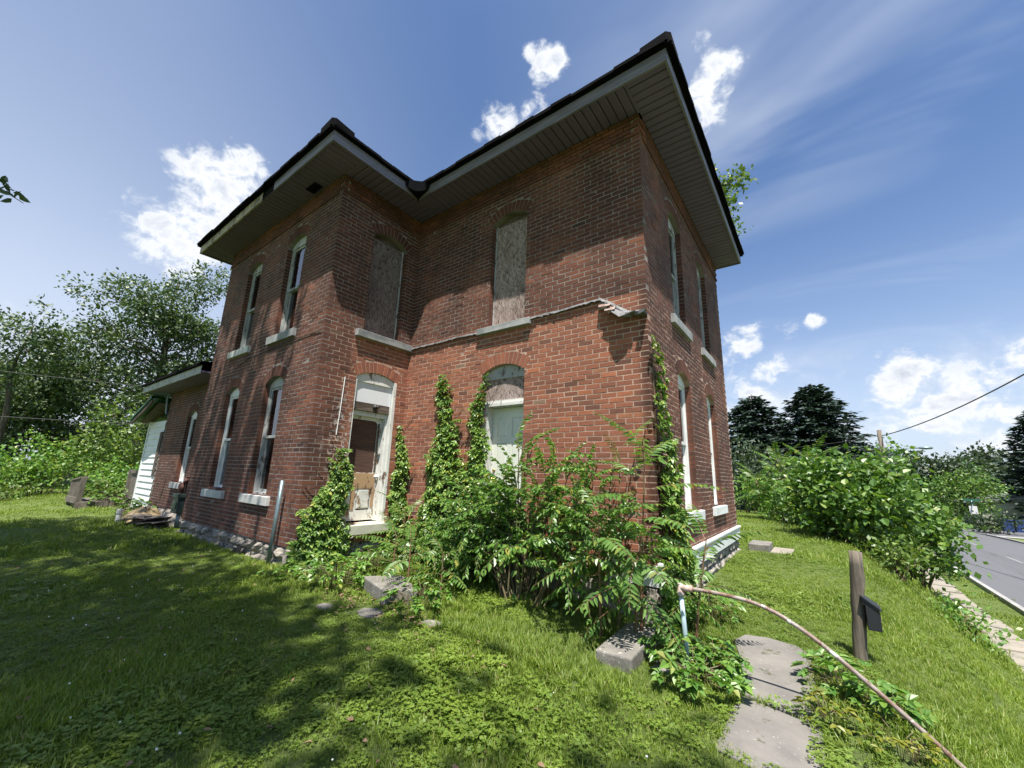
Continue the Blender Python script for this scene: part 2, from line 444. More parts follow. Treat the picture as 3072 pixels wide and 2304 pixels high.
M['fascia_old'] = mat_peel('bare_fascia', (.42, .36, .27), (.22, .18, .13), .52, 6)
M['shingle'] = simple('shingle', (.006, .006, .007), (.004, .004, .005), 1.0, 8, .5, 90, .004, spec=.06)
M['tar'] = simple('tar_sheet', (.007, .007, .010), (.005, .005, .008), .9, 3, .3, 10, .01, spec=.1)
M['flash'] = simple('flashing', (.17, .175, .18), (.085, .085, .09), .65, 12, .6, 25, .01, spots=[((.045, .042, .04), 9.0, .56)])
M['rustsheet'] = simple('rust_sheet', (.22, .10, .07), (.35, .31, .28), .8, 14, .5, 30, .006)
M['galv'] = simple('galvanised', (.20, .26, .27), (.15, .20, .21), .42, 9, .1, metal=.55, spots=[((.22, .17, .12), 22.0, .68)])
M['bluepipe'] = simple('blue_grey_pipe', (.30, .42, .47), (.38, .47, .50), .55, 14, .2, spots=[((.25, .19, .14), 16.0, .66)])
M['rustpipe'] = simple('rusty_pipe', (.30, .26, .235), (.19, .115, .08), .6, 12, .4, 60, .003, spots=[((.14, .065, .04), 14.0, .55), ((.62, .60, .58), 9.0, .60)])
M['pinkpaint'] = simple('chipped_fitting', (.50, .46, .42), (.38, .20, .15), .6, 22, .3)
M['concrete'] = simple('concrete', (.205, .19, .172), (.135, .126, .116), .92, 2.2, .7, 55, .006, spots=[((.075, .080, .045), 5.5, .58), ((.40, .37, .33), 30.0, .64), ((.14, .125, .105), 11.0, .63)])
M['stepstone'] = simple('step_concrete', (.22, .205, .18), (.145, .135, .12), .93, 4, .8, 45, .007, spots=[((.44, .41, .36), 30.0, .60), ((.09, .085, .07), 9.0, .62)])
M['flag'] = simple('flagstone', (.30, .265, .215), (.21, .19, .16), .92, 3, .5, 30, .006, spots=[((.17, .16, .12), 8.0, .62)])
M['kerb'] = simple('kerb', (.34, .335, .32), (.25, .245, .235), .85, 4, .4)
M['black'] = simple('black_plastic', (.016, .017, .021), (.022, .023, .028), .5, 4, .05)
M['dark'] = simple('dark_iron', (.022, .020, .019), (.04, .035, .03), .55, 10, .2)
M['brass'] = simple('brass', (.55, .40, .16), (.45, .32, .12), .35, 8, .05, metal=.9)
M['greenbox'] = simple('green_box', (.020, .036, .034), (.030, .050, .046), .45, 6, .1)
M['meterred'] = simple('rusty_meter', (.20, .085, .060), (.10, .055, .045), .75, 16, .4)
M['straw'] = simple('straw', (.34, .26, .145), (.22, .165, .09), .95, 16, .8, 60, .02)
M['slate'] = simple('old_shingle', (.105, .085, .075), (.19, .165, .145), .9, 7, .4)
M['pvc'] = simple('pvc', (.62, .60, .54), (.52, .50, .45), .5, 6, .05)
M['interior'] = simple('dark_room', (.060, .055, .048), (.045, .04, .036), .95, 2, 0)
M['curtain'] = simple('curtain', (.76, .76, .74), (.62, .63, .62), .9, 5, .1)
M['glass'] = mat_glass('window_glass')
M['greenroof'] = simple('green_roof', (.035, .13, .085), (.028, .10, .065), .45, 3, .05)
M['bark'] = mat_wood('bark', (.12, .095, .07), (.05, .04, .03), 1.0, (8, 8, 1.6))
M['stem'] = simple('stem', (.10, .11, .045), (.14, .085, .05), .7, 8, .1)
M['redstem'] = simple('red_stem', (.22, .09, .06), (.14, .12, .05), .6, 8, .1)
M['soil'] = simple('soil', (.13, .095, .06), (.09, .065, .04), .95, 8, .6, 40, .02)
M['wire'] = simple('wire', (.05, .05, .055), (.06, .06, .065), .6, 3, 0)
M['housewall'] = simple('house_wall', (.36, .35, .31), (.32, .31, .28), .85, 2, .1)
M['houseroof'] = simple('house_roof', (.16, .155, .15), (.12, .115, .11), .9, 3, .3)
M['bluebin'] = simple('blue_bin', (.02, .045, .16), (.025, .055, .18), .5, 4, .05)
M['signwhite'] = simple('sign_white', (.75, .75, .73), (.70, .70, .68), .5, 4, .02)
M['signgreen'] = simple('sign_green', (.03, .14, .09), (.03, .12, .08), .5, 4, .02)
M['orange'] = simple('orange_paint', (.60, .13, .045), (.50, .11, .04), .5, 4, .02)
M['lichenleaf'] = simple('dead_leaf', (.26, .17, .10), (.17, .11, .07), .9, 14, .2)
M['petal'] = simple('petal', (.78, .78, .72), (.70, .70, .62), .7, 10, 0)
M['petal_orange'] = simple('petal_orange', (.75, .30, .05), (.65, .25, .04), .7, 10, 0)

L_SHRUB = mat_leaf('leaf_shrub', (0.094, 0.197, 0.041), (0.138, 0.261, 0.052), (0.200, 0.332, 0.064), .36, .34, (.36, .33, .08))
L_IVY = mat_leaf('leaf_ivy', (0.124, 0.232, 0.055), (0.198, 0.320, 0.070), (0.311, 0.408, 0.092), .38, .26, (0.497, 0.442, 0.101))
L_FROND = mat_leaf('leaf_frond', (0.103, 0.209, 0.050), (0.143, 0.257, 0.061), (0.199, 0.317, 0.076), .36, .36, (.30, .28, .07))
L_YOUNG = mat_leaf('leaf_young', (0.156, 0.180, 0.042), (0.180, 0.216, 0.054), (0.204, 0.144, 0.048), .4, .3)
L_WEED = mat_leaf('leaf_weed', (0.094, 0.211, 0.044), (0.156, 0.285, 0.053), (0.219, 0.348, 0.067), .40, .28, (.34, .32, .08))
L_YEL = mat_leaf('leaf_yellow', (.22, .24, .03), (.28, .27, .035), (.16, .20, .03), .45, .3)
L_TREE = mat_leaf('leaf_tree', (0.050, 0.089, 0.038), (0.078, 0.124, 0.050), (0.120, 0.167, 0.063), .45, .24)
L_FAR = mat_leaf('leaf_far', (0.032, 0.058, 0.027), (0.047, 0.077, 0.035), (0.065, 0.096, 0.041), .5, .2)
L_BUSH = mat_leaf('leaf_bush', (0.079, 0.145, 0.031), (0.121, 0.195, 0.038), (0.185, 0.258, 0.050), .45, .27, (0.264, 0.302, 0.060))
L_BUSHR = mat_leaf('leaf_roadside', (0.070, 0.154, 0.034), (0.119, 0.219, 0.043), (0.173, 0.277, 0.052), .42, .26, (0.267, 0.306, 0.057))
L_SPRUCE = mat_leaf('leaf_spruce', (0.023, 0.047, 0.036), (0.037, 0.066, 0.050), (0.055, 0.086, 0.063), .6, .06)
L_GRASS = mat_leaf('blade', (.145, .225, .026), (.200, .285, .034), (.270, .330, .055), .5, .34, (.42, .37, .16))
L_CLOVER = mat_leaf('clover', (.120, .200, .026), (.165, .245, .034), (.21, .285, .045), .5, .28)

def mat_ground():
    m, t, b = newmat('lawn')
    P = t.geo('Position')
    n1 = t.noise(P, .8, 5, .6); n2 = t.noise(P, 9.0, 6, .7); n3 = t.noise(P, 60.0, 4, .7)
    col = t.mix(t.mr(n1, .3, .7), (.130, .195, .032), (.180, .240, .045))
    col = t.mix(t.mr(n2, .35, .7), col, (.095, .140, .030))
    col = t.mix(t.mr(n3, .45, .7, 0, .6), col, (.16, .20, .05))
    col = t.mix(t.mr(t.noise(P, 2.3, 5, .65), .66, .74, 0, .7), col, (.16, .14, .065))
    t.put(b.inputs['Base Color'], col); b.inputs['Roughness'].default_value = .95
    t.l.new(t.bump(t.m('ADD', n3, t.m('MULTIPLY', n2, .6)), 1.0, .05), b.inputs['Normal'])
    return m
M['lawn'] = mat_ground()

def mat_asphalt():
    m, t, b = newmat('asphalt')
    P = t.geo('Position')
    col = t.mix(t.mr(t.noise(P, 90, 4, .7), .3, .7), (.085, .087, .093), (.125, .127, .135))
    st = t.noise(t.vm('MULTIPLY', P, (1.3, .05, 1)), 1.0, 4, .6)
    col = t.mix(t.mr(st, .48, .66, 0, .55), col, (.060, .060, .064))
    col = t.mix(t.mr(t.noise(t.vm('MULTIPLY', P, (1.0, .12, 1)), 2.0, 6, .7), .60, .66, 0, .5), col, (.050, .050, .053))
    t.put(b.inputs['Base Color'], col); b.inputs['Roughness'].default_value = .85
    t.l.new(t.bump(t.noise(P, 120, 3, .7), .4, .006), b.inputs['Normal'])
    return m
M['asphalt'] = mat_asphalt()
M['paint'] = simple('road_paint', (.26, .26, .25), (.16, .16, .16), .8, 20, .2)

# ------------------------------------------------------------------ ground, road, pavement
def grid_axis(lo, hi, fine_lo, fine_hi, fine, coarse):
    a = list(np.arange(fine_lo, fine_hi + 1e-6, fine))
    x = fine_lo; st = fine
    while x > lo: st = min(st * 1.25, coarse); x -= st; a.insert(0, x)
    x = fine_hi; st = fine
    while x < hi: st = min(st * 1.25, coarse); x += st; a.append(x)
    return np.array(a)
gx = grid_axis(-900, 900, -14, 17, .25, 60); gy = grid_axis(-900, 900, -8, 22, .25, 60)
XX, YY = np.meshgrid(gx, gy, indexing='ij')
ZZ = gz(XX, YY)
nx, ny = XX.shape
idx = np.arange(nx * ny).reshape(nx, ny)
fc = np.stack([idx[:-1, :-1], idx[1:, :-1], idx[1:, 1:], idx[:-1, 1:]], -1).reshape(-1, 4)
lawn = link('lawn', np_mesh('lawn', np.stack([XX, YY, ZZ], -1).reshape(-1, 3), fc, M['lawn'], True), kind='structure')
lawn['label'] = 'uneven green lawn falling away to the road on the right'

def road_x(y):
    return 9.85 - np.where(y > 30, (np.maximum(y, 30) - 30) ** 2 / 110.0, 0)
ys = np.arange(-60, 76, 1.0)
RW = 5.6
def strip(name, off0, off1, z, mat, y0=-60, y1=75, parent=None, step=1.0):
    yy = np.arange(y0, y1 + 1e-6, step); a = road_x(yy) + off0; b = road_x(yy) + off1
    v = np.concatenate([np.stack([a, yy, np.full_like(yy, z)], -1), np.stack([b, yy, np.full_like(yy, z)], -1)])
    n = len(yy); i = np.arange(n - 1)
    return link(name, np_mesh(name, v, np.stack([i, i + n, i + n + 1, i + 1], -1), mat), parent)
road = strip('road', 0.0, RW, -1.972, M['asphalt']); road['kind'] = 'structure'; road['label'] = 'grey asphalt road curving away past the bushes'
cx0 = RW / 2
k = 0
for y0 in np.arange(-18, 60, 6.0):
    strip('lane_marking', cx0 - .05, cx0 + .05, -1.966, M['paint'], y0, y0 + 2.0, road, .5)
# side street joining from the right far away
mb = MB(); mb.add([(15.0, 39.5, -1.976), (60, 41.0, -1.976), (60, 44.5, -1.976), (12.0, 45.0, -1.976)], [(0, 1, 2, 3)])
o = mb.build('side_road', M['asphalt']); o['kind'] = 'structure'
mb = MB(); mb.add([(15.4, 38.2, -1.955), (60, 39.2, -1.955), (60, 40.2, -1.955), (15.2, 39.3, -1.955)], [(0, 1, 2, 3)])
o = mb.build('far_pavement', M['kerb']); o['kind'] = 'structure'
# kerbs
kerb = thing('kerb', 'low pale concrete kerb along the near edge of the road', 'kerb'); kerb['kind'] = 'structure'
for y0 in np.arange(-10, 48, 2.0):
    a = float(road_x(np.array(y0))); b = float(road_x(np.array(y0 + 1.985)))
    MB().beam((a - .07, y0, -1.955), (b - .07, y0 + 1.985, -1.955), .13, .17, jit=.006).build('kerb_stone', M['kerb'], kerb, bevel=.012)
kerb2 = thing('kerb', 'low kerb along the far side of the road', 'kerb'); kerb2['kind'] = 'structure'
for y0 in np.arange(6, 39, 3.0):
    a = float(road_x(np.array(y0))) + RW; b = float(road_x(np.array(y0 + 2.985))) + RW
    MB().beam((a + .07, y0, -1.96), (b + .07, y0 + 2.985, -1.96), .13, .16, jit=.006).build('kerb_stone', M['kerb'], kerb2)
# old flagstone pavement at the foot of the bank
walk = link('pavement', None); walk['kind'] = 'structure'; walk['label'] = 'old pavement of worn flagstones beside the road, grass between the slabs'
for i, y0 in enumerate(np.arange(3.0, 24.0, .95)):
    w_ = random.uniform(.62, .82); cxx = 8.62 + random.uniform(-.06, .06)
    mb = MB(); mb.obox((cxx, y0, -1.955 + random.uniform(-.01, .01)), Vector((1, random.uniform(-.06, .06), random.uniform(-.02, .02))).normalized(), Vector((random.uniform(-.06, .06), 1, 0)).normalized(), (0, 0, 1), (w_ / 2, random.uniform(.39, .45), .035), .03)
    mb.build('paving_stone', M['flag'], walk, bevel=.012)

# ------------------------------------------------------------------ the brick house
W1_, D2, W3_, D4 = 4.785, 1.665, 4.461, 5.145
ZT = 6.0
CH = 6.0 / 90          # one course
house = thing('brick_house', 'derelict two-storey red brick house with boarded windows and deep dark eaves', 'house', (0, 0, 0))

class Wall:
    def __init__(s, O, U, N, u0, u1, z0, z1):
        s.O, s.U, s.N = Vector(O), Vector(U), Vector(N); s.u0, s.u1, s.z0, s.z1 = u0, u1, z0, z1; s.ops = []
    def P(s, u, z, d=0.0): return s.O + s.U * u + s.N * d + Vector((0, 0, z))
    def box(s, mb, u0, u1, z0, z1, d0, d1, jit=0.0):     # d1 > d0: outward
        P = s.P
        vs = [P(u0, z0, d1), P(u1, z0, d1), P(u1, z0, d0), P(u0, z0, d0), P(u0, z1, d1), P(u1, z1, d1), P(u1, z1, d0), P(u0, z1, d0)]
        if jit: vs = [v + Vector([random.uniform(-jit, jit) for _ in range(3)]) for v in vs]
        return mb.add(vs, [(0, 3, 2, 1), (4, 5, 6, 7), (0, 1, 5, 4), (1, 2, 6, 5), (2, 3, 7, 6), (3, 0, 4, 7)])

class Op:
    def __init__(s, u0, u1, z0, zs, rise=.125, ring=.185):
        s.u0, s.u1, s.z0, s.zs, s.rise, s.ring = u0, u1, z0, zs, rise, ring
        s.h = (u1 - u0) / 2; s.uc = (u0 + u1) / 2
        s.R = (s.h ** 2 + rise ** 2) / (2 * rise); s.zc = zs + rise - s.R
    def top(s, u, extra=0.0):
        r = s.R + extra; q = r * r - (u - s.uc) ** 2
        return s.zc + math.sqrt(max(q, 0)) if q > 0 else s.zs
    def half(s, z):       # half width kept free of ordinary bricks at height z
        if z < s.z0: return 0
        if z <= s.zs: return s.h
        q = (s.R + s.ring) ** 2 - (z - s.zc) ** 2
        if q <= 0: return 0
        return min(math.sqrt(q), s.h * (z - s.zc) / (s.zs - s.zc))

def mortar_panel(wl, parent, name='wall', d=-.0012, thick=.29):
    us = {wl.u0, wl.u1}
    for o in wl.ops:
        for i in range(11): us.add(o.u0 + (o.u1 - o.u0) * i / 10)
    us = sorted(us); mb = MB()
    for a, b in zip(us[:-1], us[1:]):
        if b - a < 1e-6: continue
        mid = (a + b) / 2
        blk = sorted([o for o in wl.ops if o.u0 - 1e-6 <= mid <= o.u1 + 1e-6], key=lambda o: o.z0)
        za = zb = wl.z0
        for o in blk:
            mb.add([wl.P(a, za, d), wl.P(b, zb, d), wl.P(b, o.z0, d), wl.P(a, o.z0, d)], [(0, 1, 2, 3)])
            za, zb = o.top(a), o.top(b)
            mb.add([wl.P(a, za, d), wl.P(b, zb, d), wl.P(b, zb, -thick), wl.P(a, za, -thick)], [(3, 2, 1, 0)])
            mb.add([wl.P(a, o.z0, d), wl.P(b, o.z0, d), wl.P(b, o.z0, -thick), wl.P(a, o.z0, -thick)], [(0, 1, 2, 3)])
        mb.add([wl.P(a, za, d), wl.P(b, zb, d), wl.P(b, wl.z1, d), wl.P(a, wl.z1, d)], [(0, 1, 2, 3)])
    for o in wl.ops:
        for u in (o.u0, o.u1):
            s_ = -.004 if u == o.u0 else .004
            mb.add([wl.P(u + s_, o.z0, d), wl.P(u + s_, o.zs, d), wl.P(u + s_, o.zs, -thick), wl.P(u + s_, o.z0, -thick)], [(0, 1, 2, 3)])
    return mb.build(name, M['mortar'], parent)

BR = []      # every brick: score, wall, u0, u1, z0, z1, depth, proud, full
def visible_score(p, n, wdt):
    v = CAM - p; d = v.length
    return max(v.dot(n) / d, 0) * wdt / (d * d)

def lay(wl, wobj, startpar=0, left_q=True, right_q=True, corbel=None, flip=0):
    """fill a wall with brick courses round its openings; quoins alternate with the neighbouring wall"""
    nc = int(round((wl.z1 - wl.z0) / CH)); L = .2075; g = .0118
    zb = wl.z0
    for c in range(nc):
        z0 = zb + c * CH; z1 = z0 + CH; zm = (z0 + z1) / 2
        gi = int(round(z0 / CH))
        lo = wl.u0 + (0.105 if (left_q and (gi + startpar) % 2 == 0) else 0.0)
        hi = wl.u1 - (0.105 if (right_q and (gi + startpar) % 2 == 1) else 0.0)
        segs = [(lo, hi)]
        for o in wl.ops:
            h = max(o.half(zm), o.half(z0 + .012), o.half(z1 - .012) if zm <= o.zs else 0) if zm > o.z0 else 0
            if h <= 0: continue
            ns = []
            for a, b in segs:
                x0, x1 = o.uc - h, o.uc + h
                if x1 <= a or x0 >= b: ns.append((a, b)); continue
                if x0 > a: ns.append((a, x0))
                if x1 < b: ns.append((x1, b))
            segs = ns
        for a, b in segs:
            off = ((gi + flip) % 2) * L * .5 + random.uniform(-.012, .012)
            hdr = gi % 7 == 3
            Lc = L * .5 if hdr and random.random() < .0 else L
            e = [a]
            kx = math.ceil((a - wl.u0 - off) / Lc)
            while True:
                x = wl.u0 + off + kx * Lc + random.uniform(-.010, .010); kx += 1
                if x >= b - .045: break
                if x > a + .045: e.append(x)
            e.append(b)
            for i in range(len(e) - 1):
                u0, u1 = e[i], e[i + 1]
                if u1 - u0 < .02: continue
                jam = any((abs(u0 - o.u1) < .02 or abs(u1 - o.u0) < .02) and o.z0 < zm < o.zs + .02 for o in wl.ops)
                end0 = i == 0 and abs(u0 - wl.u0) < .002; end1 = i == len(e) - 2 and abs(u1 - wl.u1) < .002
                ga = 0 if (i == 0 and (jam or end0)) else g / 2
                gb = 0 if (i == len(e) - 2 and (jam or end1)) else g / 2
                proud = abs(random.gauss(0, .0008)) + (corbel(zm) if corbel else 0)
                if random.random() < .02: proud += .004
                wob = .004 * math.sin(u0 * 1.7 + gi) * .5
                BR.append([0, wl, wobj, u0 + ga, u1 - gb, z0 + g / 2 + wob + random.uniform(-.0015, .0015), z1 - g / 2 + wob + random.uniform(-.0015, .0015), .24 if jam else .10, proud, (not jam) and abs((u1 - u0) - L) < .03])

def arch_bricks(wl, wobj, o):
    ang = math.asin(min(o.h / o.R, 1)); n = max(9, int(round(2 * ang * (o.R + o.ring * .5) / .078)))
    if n % 2 == 0: n += 1
    for i in range(n):
        a0 = -ang + 2 * ang * i / n; a1 = -ang + 2 * ang * (i + 1) / n
        gp = .0055; pr = .0015 + abs(random.gauss(0, .0015))
        r0, r1 = o.R + .002, o.R + o.ring + random.uniform(-.008, .004)
        vs = []
        for d in (pr, -.23):
            for a, r, sg in ((a0, r0, 1), (a1, r0, -1), (a1, r1, -1), (a0, r1, 1)):
                aa = a + sg * gp / r
                vs.append(wl.P(o.uc + math.sin(aa) * r, o.zc + math.cos(aa) * r, d))
        mb = MB(); mb.add(vs, [(0, 1, 2, 3), (7, 6, 5, 4), (0, 4, 5, 1), (1, 5, 6, 2), (2, 6, 7, 3), (3, 7, 4, 0)])
        mb.build('arch_brick', M['arch'], wobj)

wW1 = Wall((0, -D2, 0), (1, 0, 0), (0, -1, 0), -W1_, 0, 0, ZT)
wW2 = Wall((0, 0, 0), (0, 1, 0), (1, 0, 0), -D2, 0, 0, ZT)
wW3 = Wall((0, 0, 0), (1, 0, 0), (0, -1, 0), 0, W3_, 0, ZT)
wW4 = Wall((W3_, 0, 0), (0, 1, 0), (1, 0, 0), 0, D4, 0.2, ZT)
wWG = Wall((0, -1.30, 0), (1, 0, 0), (0, -1, 0), -9.05, -W1_, 0, 3.2)
wLF = Wall((-W1_, 0, 0), (0, -1, 0), (-1, 0, 0), -5.145, D2, 0, ZT)      # far left gable side of the front block

o_w1 = [Op(-3.60, -2.92, .65, 2.52), Op(-1.79, -1.09, .65, 2.52), Op(-3.60, -2.92, 3.41, 5.24), Op(-1.79, -1.09, 3.41, 5.24)]
o_w2 = [Op(-1.02, -.214, .270, 2.62, .11), Op(-.99, -.27, 3.385, 5.24, .12)]
o_w3 = [Op(1.84, 2.655, .10, 2.61, .13), Op(1.92, 2.635, 3.37, 5.22, .12)]
o_w4 = [Op(1.22, 1.92, .68, 2.55), Op(3.08, 3.78, .68, 2.55), Op(1.22, 1.92, 3.43, 5.20), Op(3.08, 3.78, 3.43, 5.20)]
o_wg = [Op(-7.18, -6.48, .65, 2.35)]
for wl, ops in ((wW1, o_w1), (wW2, o_w2), (wW3, o_w3), (wW4, o_w4), (wWG, o_wg)): wl.ops = ops
obW1 = mortar_panel(wW1, house); obW2 = mortar_panel(wW2, house); obW3 = mortar_panel(wW3, house); obW4 = mortar_panel(wW4, house)
obWG = mortar_panel(wWG, house); obLF = mortar_panel(wLF, house)
cb = lambda z: .022 if z > 5.64 else 0.0
lay(wW1, obW1, 0, True, True, cb); lay(wW2, obW2, 0, True, False, cb, 1); lay(wW3, obW3, 1, False, True, cb)
lay(wW4, obW4, 1, True, True, cb); lay(wWG, obWG, 0, True, False); lay(wLF, obLF, 0, False, True, cb)
for wl, ob in ((wW1, obW1), (wW2, obW2), (wW3, obW3), (wW4, obW4), (wWG, obWG)):
    for o in wl.ops: arch_bricks(wl, ob, o)
for b in BR:
    wl = b[1]
    if not b[9]: continue
    p = wl.P((b[3] + b[4]) / 2, (b[5] + b[6]) / 2)
    if wl is wW3 and (p.z < 1.55 and p.x > 1.9 or p.z < 2.4 and .75 < p.x < 1.9): continue
    if wl is wW2 and p.z < 1.3 and p.y < -1.0: continue
    if wl in (wLF, wWG): continue
    b[0] = visible_score(p, wl.N, 1)
order = sorted(range(len(BR)), key=lambda i: -BR[i][0])
single = set(order[:296])
variants = []
for k in range(10):
    l_, h_ = .0985 - random.uniform(0, .002), .0272
    mb = MB(); r_ = lambda a=.0012: random.uniform(-a, a)
    # chamfered front face, local x along the wall, y outward
    fv = [(-l_ + .0015 + r_(), 0, -h_ + .0015 + r_()), (l_ - .0015 + r_(), r_(), -h_ + .0015 + r_()), (l_ - .0015 + r_(), r_(), h_ - .0015 + r_()), (-l_ + .0015 + r_(), r_(), h_ - .0015 + r_())]
    ev = [(-l_, -.0016, -h_), (l_, -.0016, -h_), (l_, -.0016, h_), (-l_, -.0016, h_)]
    bv = [(x, -.10, z) for x, y, z in ev]
    mb.add([(x, -y, z) for x, y, z in fv + ev + bv], [(0, 1, 2, 3), (4, 5, 1, 0), (5, 6, 2, 1), (6, 7, 3, 2), (7, 4, 0, 3), (8, 9, 5, 4), (9, 10, 6, 5), (10, 11, 7, 6), (11, 8, 4, 7)])
    me = bpy.data.meshes.new('brick'); me.from_pydata(mb.v, [], mb.f); me.materials.append(M['brick']); variants.append(me)
per = {}
for i, b in enumerate(BR):
    sc_, wl, ob, u0, u1, z0, z1, dep, pr, full = b
    if i in single:
        c = wl.P((u0 + u1) / 2, (z0 + z1) / 2, pr)
        mat = Matrix(((wl.U.x, -wl.N.x, 0), (wl.U.y, -wl.N.y, 0), (0, 0, 1)))
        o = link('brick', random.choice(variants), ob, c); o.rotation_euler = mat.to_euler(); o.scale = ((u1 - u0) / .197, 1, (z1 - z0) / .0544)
        continue
    v, f = per.setdefault(id(ob), (ob, [], []))[1:]
    n0 = len(v)
    j = lambda: random.uniform(-.0016, .0016)
    ch = .0015
    P = wl.P
    v += [P(u0 + ch + j(), z0 + ch + j(), pr + j()), P(u1 - ch + j(), z0 + ch + j(), pr + j()), P(u1 - ch + j(), z1 - ch + j(), pr + j()), P(u0 + ch + j(), z1 - ch + j(), pr + j()),
          P(u0, z0, pr - .0015), P(u1, z0, pr - .0015), P(u1, z1, pr - .0015), P(u0, z1, pr - .0015),
          P(u0, z0, pr - dep), P(u1, z0, pr - dep), P(u1, z1, pr - dep), P(u0, z1, pr - dep)]
    f += [tuple(n0 + q for q in t) for t in ((0, 1, 2, 3), (4, 5, 1, 0), (5, 6, 2, 1), (6, 7, 3, 2), (7, 4, 0, 3), (8, 9, 5, 4), (9, 10, 6, 5), (10, 11, 7, 6), (11, 8, 4, 7))]
for ob, v, f in per.values():
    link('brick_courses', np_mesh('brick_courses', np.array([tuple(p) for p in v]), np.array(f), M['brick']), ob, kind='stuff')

# plain unseen walls that close the shell
mb = MB()
mb.box((-W1_ + .02, 5.10, -.4), (W3_ - .02, 5.14, ZT)); mb.build('back_wall', M['mortar'], house)
mb = MB()
for za, zb_ in ((5.88, 5.94), (2.95, 3.05), (-.05, .03)):
    mb.box((-W1_ + .3, -D2 + .3, za), (-.3, 5.0, zb_)); mb.box((-.3, .3, za), (W3_ - .3, 5.0, zb_))
mb.build('interior_floor', M['interior'], house)
mb = MB(); mb.box((-8.9, 3.4, -.4), (-W1_, 3.44, 3.2)); mb.box((-9.05, -1.28, -.4), (-9.01, 3.44, 3.2)); mb.build('back_wall', M['mortar'], house)
# dark rooms behind the windows
mb = MB()
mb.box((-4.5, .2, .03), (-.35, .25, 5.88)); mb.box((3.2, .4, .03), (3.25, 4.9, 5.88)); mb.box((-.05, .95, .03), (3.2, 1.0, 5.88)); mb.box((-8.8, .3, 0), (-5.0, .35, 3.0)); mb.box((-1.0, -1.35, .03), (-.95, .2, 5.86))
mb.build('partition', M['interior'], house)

# --- foundation of rough stones
found = link('foundation', None, house)
def rubble(name, p0, p1, n, z0, z1, rows, proud, mat, parent):
    p0, p1 = Vector(p0), Vector(p1); d = (p1 - p0).normalized(); nrm = Vector((d.y, -d.x, 0))
    L = (p1 - p0).length
    for r in range(rows):
        za = z0 + (z1 - z0) * r / rows; zb_ = z0 + (z1 - z0) * (r + 1) / rows
        x = -.05
        while x < L:
            wd = random.uniform(.7, 1.5) * L / n
            x1 = min(x + wd, L + .03)
            # a rough block: 4x3 front grid pushed in and out
            gxn, gzn = 5, 4; vs = []; fs = []
            for j in range(gzn):
                for i in range(gxn):
                    fu, fz = i / (gxn - 1), j / (gzn - 1)
                    edge = min(fu, 1 - fu, fz, 1 - fz)
                    out = proud * (.35 + random.uniform(-.5, .75)) if edge > 0 else -.02 + random.uniform(-.01, .01)
                    q = p0 + d * (x + (x1 - x - .012) * (fu + random.uniform(-.05, .05) * (edge > 0))) + nrm * out
                    vs.append((q.x, q.y, za + (zb_ - za - .010) * fz + random.uniform(-.012, .012)))
            for j in range(gzn - 1):
                for i in range(gxn - 1):
                    a = j * gxn + i; fs.append((a, a + 1, a + 1 + gxn, a + gxn))
            m_ = len(vs)
            for q0 in (x, x1 - .012):
                for zz in (za, zb_ - .01):
                    q = p0 + d * q0 - nrm * .15; vs.append((q.x, q.y, zz))
            fs += [(0, m_, m_ + 2, gxn - 1), (gxn * (gzn - 1), gxn * gzn - 1, m_ + 3, m_ + 1), (0, gxn * (gzn - 1), m_ + 1, m_), (gxn - 1, m_ + 2, m_ + 3, gxn * gzn - 1)]
            mb = MB(); mb.add(vs, fs); mb.build('foundation_stone', mat, parent)
            x = x1
mb = MB()
mb.box((-W1_ + .03, -D2 + .035, -.8), (-.03, -D2 + .3, -.002)); mb.box((-.3, -D2 + .035, -.8), (-.035, 0, -.002)); mb.box((-.03, .035, -.8), (W3_ - .03, .3, -.002)); mb.box((W3_ - .3, .03, -.8), (W3_ - .04, D4, -.002))
mb.box((-9.05, -1.265, -.8), (-W1_, -1.0, -.002)); mb.box((-W1_ + .04, -D2 + .04, -.8), (-W1_ + .3, 5, -.002))
mb.build('mortar_bed', M['limestone'], found)
rubble('s', (-W1_, -D2, 0), (.03, -D2, 0), 15, -.52, -.005, 3, .075, M['limestone'], found)
rubble('s', (.0, -D2, 0), (0, -.0, 0), 4, -.52, -.005, 3, .06, M['limestone'], found)
rubble('s', (0, 0, 0), (W3_, 0, 0), 12, -.62, -.005, 3, .03, M['limestone'], found)
rubble('s', (W3_, 0, 0), (W3_, D4, 0), 16, -.62, -.015, 4, .035, M['limestone'], found)
rubble('s', (-9.05, -1.30, 0), (-W1_, -1.30, 0), 12, -.45, -.005, 2, .05, M['limestone'], found)
# a dark vent hole in the footing
mb = MB(); mb.box((-1.72, -D2 - .10, -.31), (-1.50, -D2 - .062, -.17)); mb.build('foundation_vent', M['dark'], house)
# white base board round the right corner
mb = MB(); wW4.box(mb, -.03, D4 + .01, -.005, .205, .0, .042); mb.build('base_board', M['board_white'], house, bevel=.004)
mb = MB(); wW4.box(mb, -.04, D4 + .02, .205, .235, .0, .062); mb.build('base_board_cap', M['board_white'], house, bevel=.004)
mb = MB(); wW3.box(mb, W3_ - .55, W3_ - .002, -.005, .205, .0, .034); mb.build('base_board', M['board_white'], house, bevel=.004)

